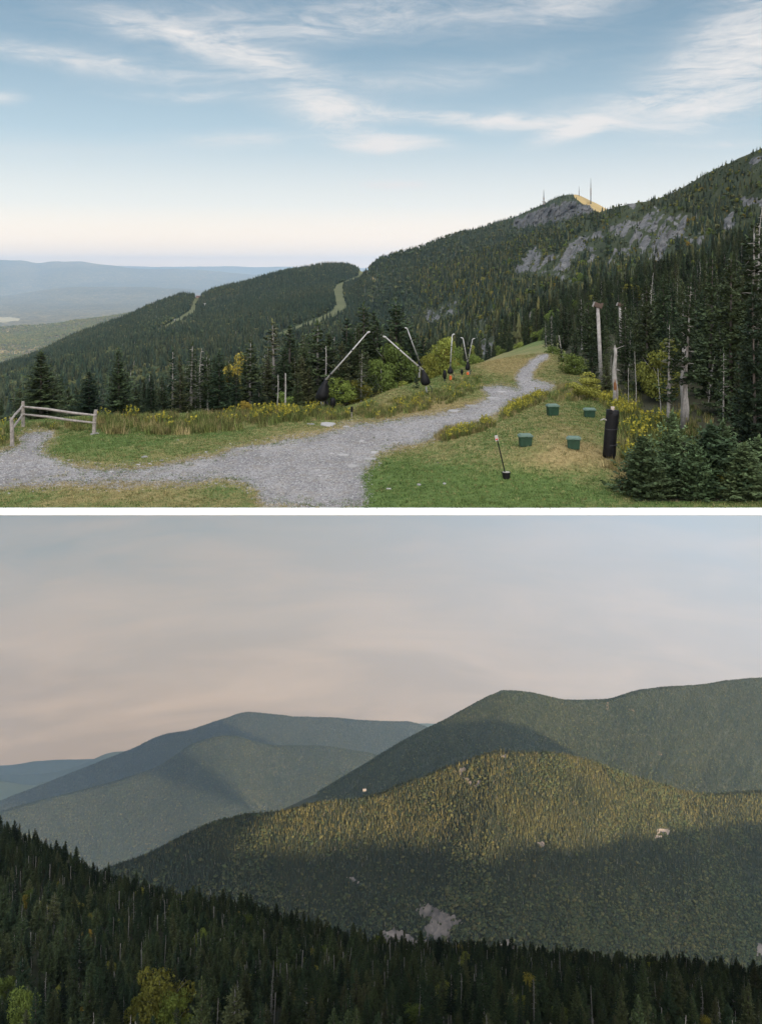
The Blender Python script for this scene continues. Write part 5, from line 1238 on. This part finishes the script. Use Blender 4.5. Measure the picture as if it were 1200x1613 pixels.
# ------------------------------------------------------------------ snow guns
def snow_gun(base, Yo, bag, bagtop, tip, lab, head=1, orange=None, thick=2.4):
    """base/bag/tip in picture position at distance Yo"""
    Y = gp(*base).y; k = Y / F; o = gp(*base)
    def q(u, v, dy=0): return Vector(((u - base[0]) * k, dy, (base[1] - v) * k))
    t_ = thing('snow_gun', lab, 'snow gun', o, 0, 'snow gun lances at the terrace edge')
    mb = MB(); mb.tube([(0, 0, -.2), q(bag[0], bag[1] + 3)], [1.6 * k, 1.4 * k], 8); mb.build('mast', M['metal'], t_)
    b, tp = q(bag[0], bag[1]), q(*bagtop); d = tp - b; rr = bag[2] * k
    mb = MB(); mb.tube([b + Vector((0, 0, -rr * .15)), b + d * .06, b + d * .28, b + d * .55, b + d * .8, b + d * 1.02], [rr * .45, rr * .95, rr * 1.0, rr * .8, rr * .45, rr * .22], 12, .07); mb.build('black_cover', M['black'], t_, True)
    T = q(*tip); mb = MB(); dd = (T - tp); mb.tube([tp - dd * .04, tp + dd * .5 + Vector((0, 0, -.02)), T], [thick * k * .62, thick * k * .5, thick * k * .42], 8); mb.build('lance', M['metal'], t_, True)
    mb = MB(); nd = Vector((head * 2.6 * k, 0, .6 * k)); mb.tube([T - dd.normalized() * .05, T + nd * .5, T + nd * 1.5], [thick * k * .6, thick * k * .7, thick * k * .45], 8); mb.build('nozzle', M['metal'], t_)
    mb = MB(); mb.tube([b + Vector((rr * .6, -.05, 0)), b + Vector((rr * 1.3, -.1, -rr * .9)), b + Vector((rr * 1.1, -.1, -rr * 1.8)), Vector((rr * .7, -.1, .02))], .35 * k + .01, 6); mb.build('hose', M['darkmetal'], t_, True)
    mb = MB(); mb.tube([tp + dd * .10 + Vector((0, -.03, 0)), tp + dd * .13 + Vector((0, -.03, 0))], thick * k * .85, 8); mb.tube([tp + dd * .62, tp + dd * .64], thick * k * .72, 8); mb.build('clamp', M['darkmetal'], t_, True)
    if orange:
        mb = MB(); mb.tube([q(orange[0], orange[1], -.2), q(orange[0], orange[1] - orange[2], -.2)], 1.9 * k, 10); mb.build('orange_sleeve', M['orange'], t_)
    return t_
snow_gun((508, 645), 0, (506, 630, 10), (513, 599), (579, 524), 'large snow gun with black covered base, lance leaning up to the right', 1)
snow_gun((672, 620), 0, (671, 606, 7.5), (666, 583), (607, 531), 'snow gun with black cover whose lance leans up to the left', -1)
snow_gun((660, 590), 0, (661, 576, 2.6), (659, 566), (641, 517), 'slim snow gun lance leaning left behind the birch bushes', -1, thick=1.7)
snow_gun((710, 598), 0, (709, 588, 5), (709, 577), (712, 527), 'upright snow gun lance with a red orange sleeve at its foot', 1, (709, 598, 7), 1.8)
snow_gun((736, 590), 0, (736, 582, 3.6), (736, 570), (729, 532), 'far snow gun with orange sleeve, lance tilted slightly left', -1, (736, 589, 4), 1.4)
snow_gun((738, 589), 0, (738, 580, 2.6), (737, 568), (744, 533), 'farthest snow gun lance crossing to the right of its neighbour', 1, None, 1.2)
def hydrant(u, v, w_, h_, lab):
    p = gp(u, v); k = p.y / F; t_ = thing('covered_hydrant', lab, 'hydrant', p)
    mb = MB(); mb.tube([(0, 0, -.1), (0, 0, h_ * .35 * k)], 1.2 * k, 8); mb.build('riser', M['darkmetal'], t_)
    mb = MB(); mb.tube([(0, 0, h_ * .2 * k), (0, 0, h_ * .35 * k), (.3 * k, 0, h_ * .7 * k), (0, 0, h_ * .95 * k), (0, 0, h_ * k)], [w_ * .3 * k, w_ * .5 * k, w_ * .52 * k, w_ * .35 * k, w_ * .1 * k], 10, .12); mb.build('black_cover', M['black'], t_, True)
hydrant(524, 645, 9, 18, 'small black covered hydrant right of the nearest snow gun'); hydrant(700, 600, 6, 17, 'small black covered hydrant left of the upright snow gun'); hydrant(727, 590, 4, 9, 'tiny dark covered hydrant left of the far snow guns')
p = gp(554, 658); k = p.y / F; t_ = thing('marker_post', 'short wooden stake with a dark plate between road and bushes', 'marker post', p)
mb = MB(); mb.box((0, 0, 8 * k), (1.6 * k, 1.2 * k, 18 * k), bev=.004); mb.build('stake', M['rail'], t_); mb = MB(); mb.box((.2 * k, -1.1 * k, 13.5 * k), (3.6 * k, .9 * k, 8.5 * k), bev=.006); mb.build('plate', M['black'], t_)

# tall timber poles with boxed heads
def timber(u, vb, vt_, Y, r, lean, lab, hw=13, hh=12):
    base = Vector(P(u, vb, Y)); k = Y / F; t_ = thing('timber_pole', lab, 'pole', base); h = (vb - vt_) * k
    mb = MB(); mb.tube([(0, 0, -.3), (lean * h * .5, 0, h * .5), (lean * h, 0, h)], [r * k * 1.12, r * k, r * k * .9], 12, .03); mb.build('pole', M['dead'], t_, True)
    mb = MB(); mb.box((0, 0, 0), (hw * k, 7 * k, hh * .62 * k), bev=.02); mb.box((hw * .42 * k, 0, hh * .1 * k), (.22 * hw * k, 7.6 * k, hh * .75 * k), bev=.01); hd = mb.build('head', M['brownbox'], t_); hd.location = (lean * h, -.02, h + hh * .25 * k); hd.rotation_euler = (0, .35, 0)
    mb = MB(); mb.box((-hw * .55 * k, 0, -hh * .05 * k), (hw * .1 * k, 5 * k, hh * .7 * k)); e = mb.build('end_plate', M['dead'], hd)
timber(948, 640, 484, 58, 3.0, -.045, 'tall pale timber pole with a brown boxed head standing in front of the wood')
timber(978, 560, 482, 75, 2.3, -.03, 'shorter timber pole with a small boxed head further back in the wood', 8, 8)

# ------------------------------------------------------------------ masts on the summit, lift buildings and towers
def mast(u, vb, vt_, Y, r, lab, parts):
    b = Vector(P(u, vb, Y)); k = Y / F; t_ = thing('radio_mast', lab, 'radio mast', b, 0, 'radio masts on the summit'); h = (vb - vt_) * k
    mb = MB(); mb.tube([(0, 0, -4), (0, 0, h * .5), (0, 0, h)], [r * k, r * k * .7, r * k * .25], 6); mb.build('mast', M['darkmetal'], t_)
    for (z, w_, hh) in parts:
        mb = MB(); mb.box((0, 0, h * z), (w_ * k, w_ * .6 * k, hh * k), bev=.02); mb.build('antenna', M['rail'], t_)
mast(856, 324, 299, 1240, 1.0, 'leftmost mast on the summit, with broad antenna clusters low down', [(.25, 5, 1.2), (.45, 2.5, 3.0), (.12, 3.4, 2)])
mast(911.5, 312, 293, 1245, .6, 'thin short mast on the middle of the summit', [(.5, 1.2, 4)])
mast(930, 322, 281, 1235, .9, 'tallest mast on the summit at the edge of the sunlit slope', [(.48, 1.8, 12), (.75, 1.2, 2)])
M['wall'] = simple('lodge_wall', (0.30, 0.18, 0.14), .8); M['roof'] = simple('lodge_roof', (0.22, 0.21, 0.22), .7); M['win'] = simple('dark_window', (0.02, 0.02, 0.025), .2); M['palewall'] = simple('pale_wall', (0.32, 0.30, 0.28), .7)
def hut(u, v, Y, wpx, hpx, wall, lab, rz=.3):
    b = Vector(P(u, v, Y)); k = Y / F; t_ = thing('lift_station', lab, 'building', b, rz); W_, H_ = wpx * k, hpx * k
    mb = MB(); mb.box((0, 0, H_ * .3), (W_, W_ * .5, H_ * .7)); mb.build('wall', wall, t_)
    mb = MB(); a = W_ * .56; d = W_ * .32; z = H_ * .652; mb.add([(-a, -d, z), (a, -d, z), (a, d, z), (-a, d, z), (-a, 0, H_), (a, 0, H_)], [(0, 1, 5, 4), (2, 3, 4, 5), (0, 4, 3), (1, 2, 5), (3, 2, 1, 0)]); mb.build('roof', M['roof'], t_)
    for x in (-.3, 0, .3):
        mb = MB(); mb.box((x * W_, -W_ * .252, H_ * .35), (W_ * .13, .08, H_ * .25)); mb.build('window', M['win'], t_)
hut(532, 452, 1380, 12, 5, M['wall'], 'small brown lift station at the head of the ski trail below the notch'); hut(313, 469, 1395, 8, 4.5, M['wall'], 'small building on the knob at the top of the left ski trail')
hut(295, 470, 1400, 14, 5, M['roof'], 'low dark building beside the knob of the left ski trail'); hut(574, 1245.5, 1440, 5, 3.2, M['palewall'], 'tiny white building on the shoulder of the sunlit mountain in the lower view', .1)
def lift(u, v, Y, hpx, lab):
    b = Vector(P(u, v, Y)); k = Y / F; t_ = thing('lift_tower', lab, 'lift tower', b, 0, 'chairlift towers'); h = hpx * k
    mb = MB(); mb.tube([(0, 0, -3), (0, 0, h)], .45 * k, 6); mb.build('column', M['metal'], t_); mb = MB(); mb.box((0, 0, h), (3.6 * k, .6 * k, .7 * k)); mb.build('crossbar', M['metal'], t_)
for (u, v, Y, h_, lab) in [(276, 511, 960, 8, 'chairlift tower beside the left ski trail'), (323, 486, 1200, 8, 'chairlift tower on the slope right of the left trail'), (497, 508, 1000, 6, 'chairlift tower low on the long diagonal trail'), (483, 513, 960, 6, 'chairlift tower at the narrow part of the diagonal trail'), (488, 424, 1580, 7, 'chairlift tower on the crest of the long ridge')]: lift(u, v, Y, h_, lab)

# ------------------------------------------------------------------ haze
hb = MB(); hb.box((-3500, 17900, -3650), (26000, 36200, 8300)); hz_ = hb.build('haze', None); hz_['kind'] = 'stuff'; hz_['label'] = 'thin blue evening haze filling the air between the mountains'
hm = bpy.data.materials.new('haze'); hm.use_nodes = True; hn = NT(hm.node_tree); hn.n.clear()
pv = hn.new('ShaderNodeVolumePrincipled'); pv.inputs['Color'].default_value = (0.47, 0.685, 0.955, 1); pv.inputs['Density'].default_value = 0.46e-4; pv.inputs['Anisotropy'].default_value = 0.38
ho = hn.new('ShaderNodeOutputMaterial'); hn.l.new(pv.outputs[0], ho.inputs['Volume']); hz_.data.materials.append(hm)
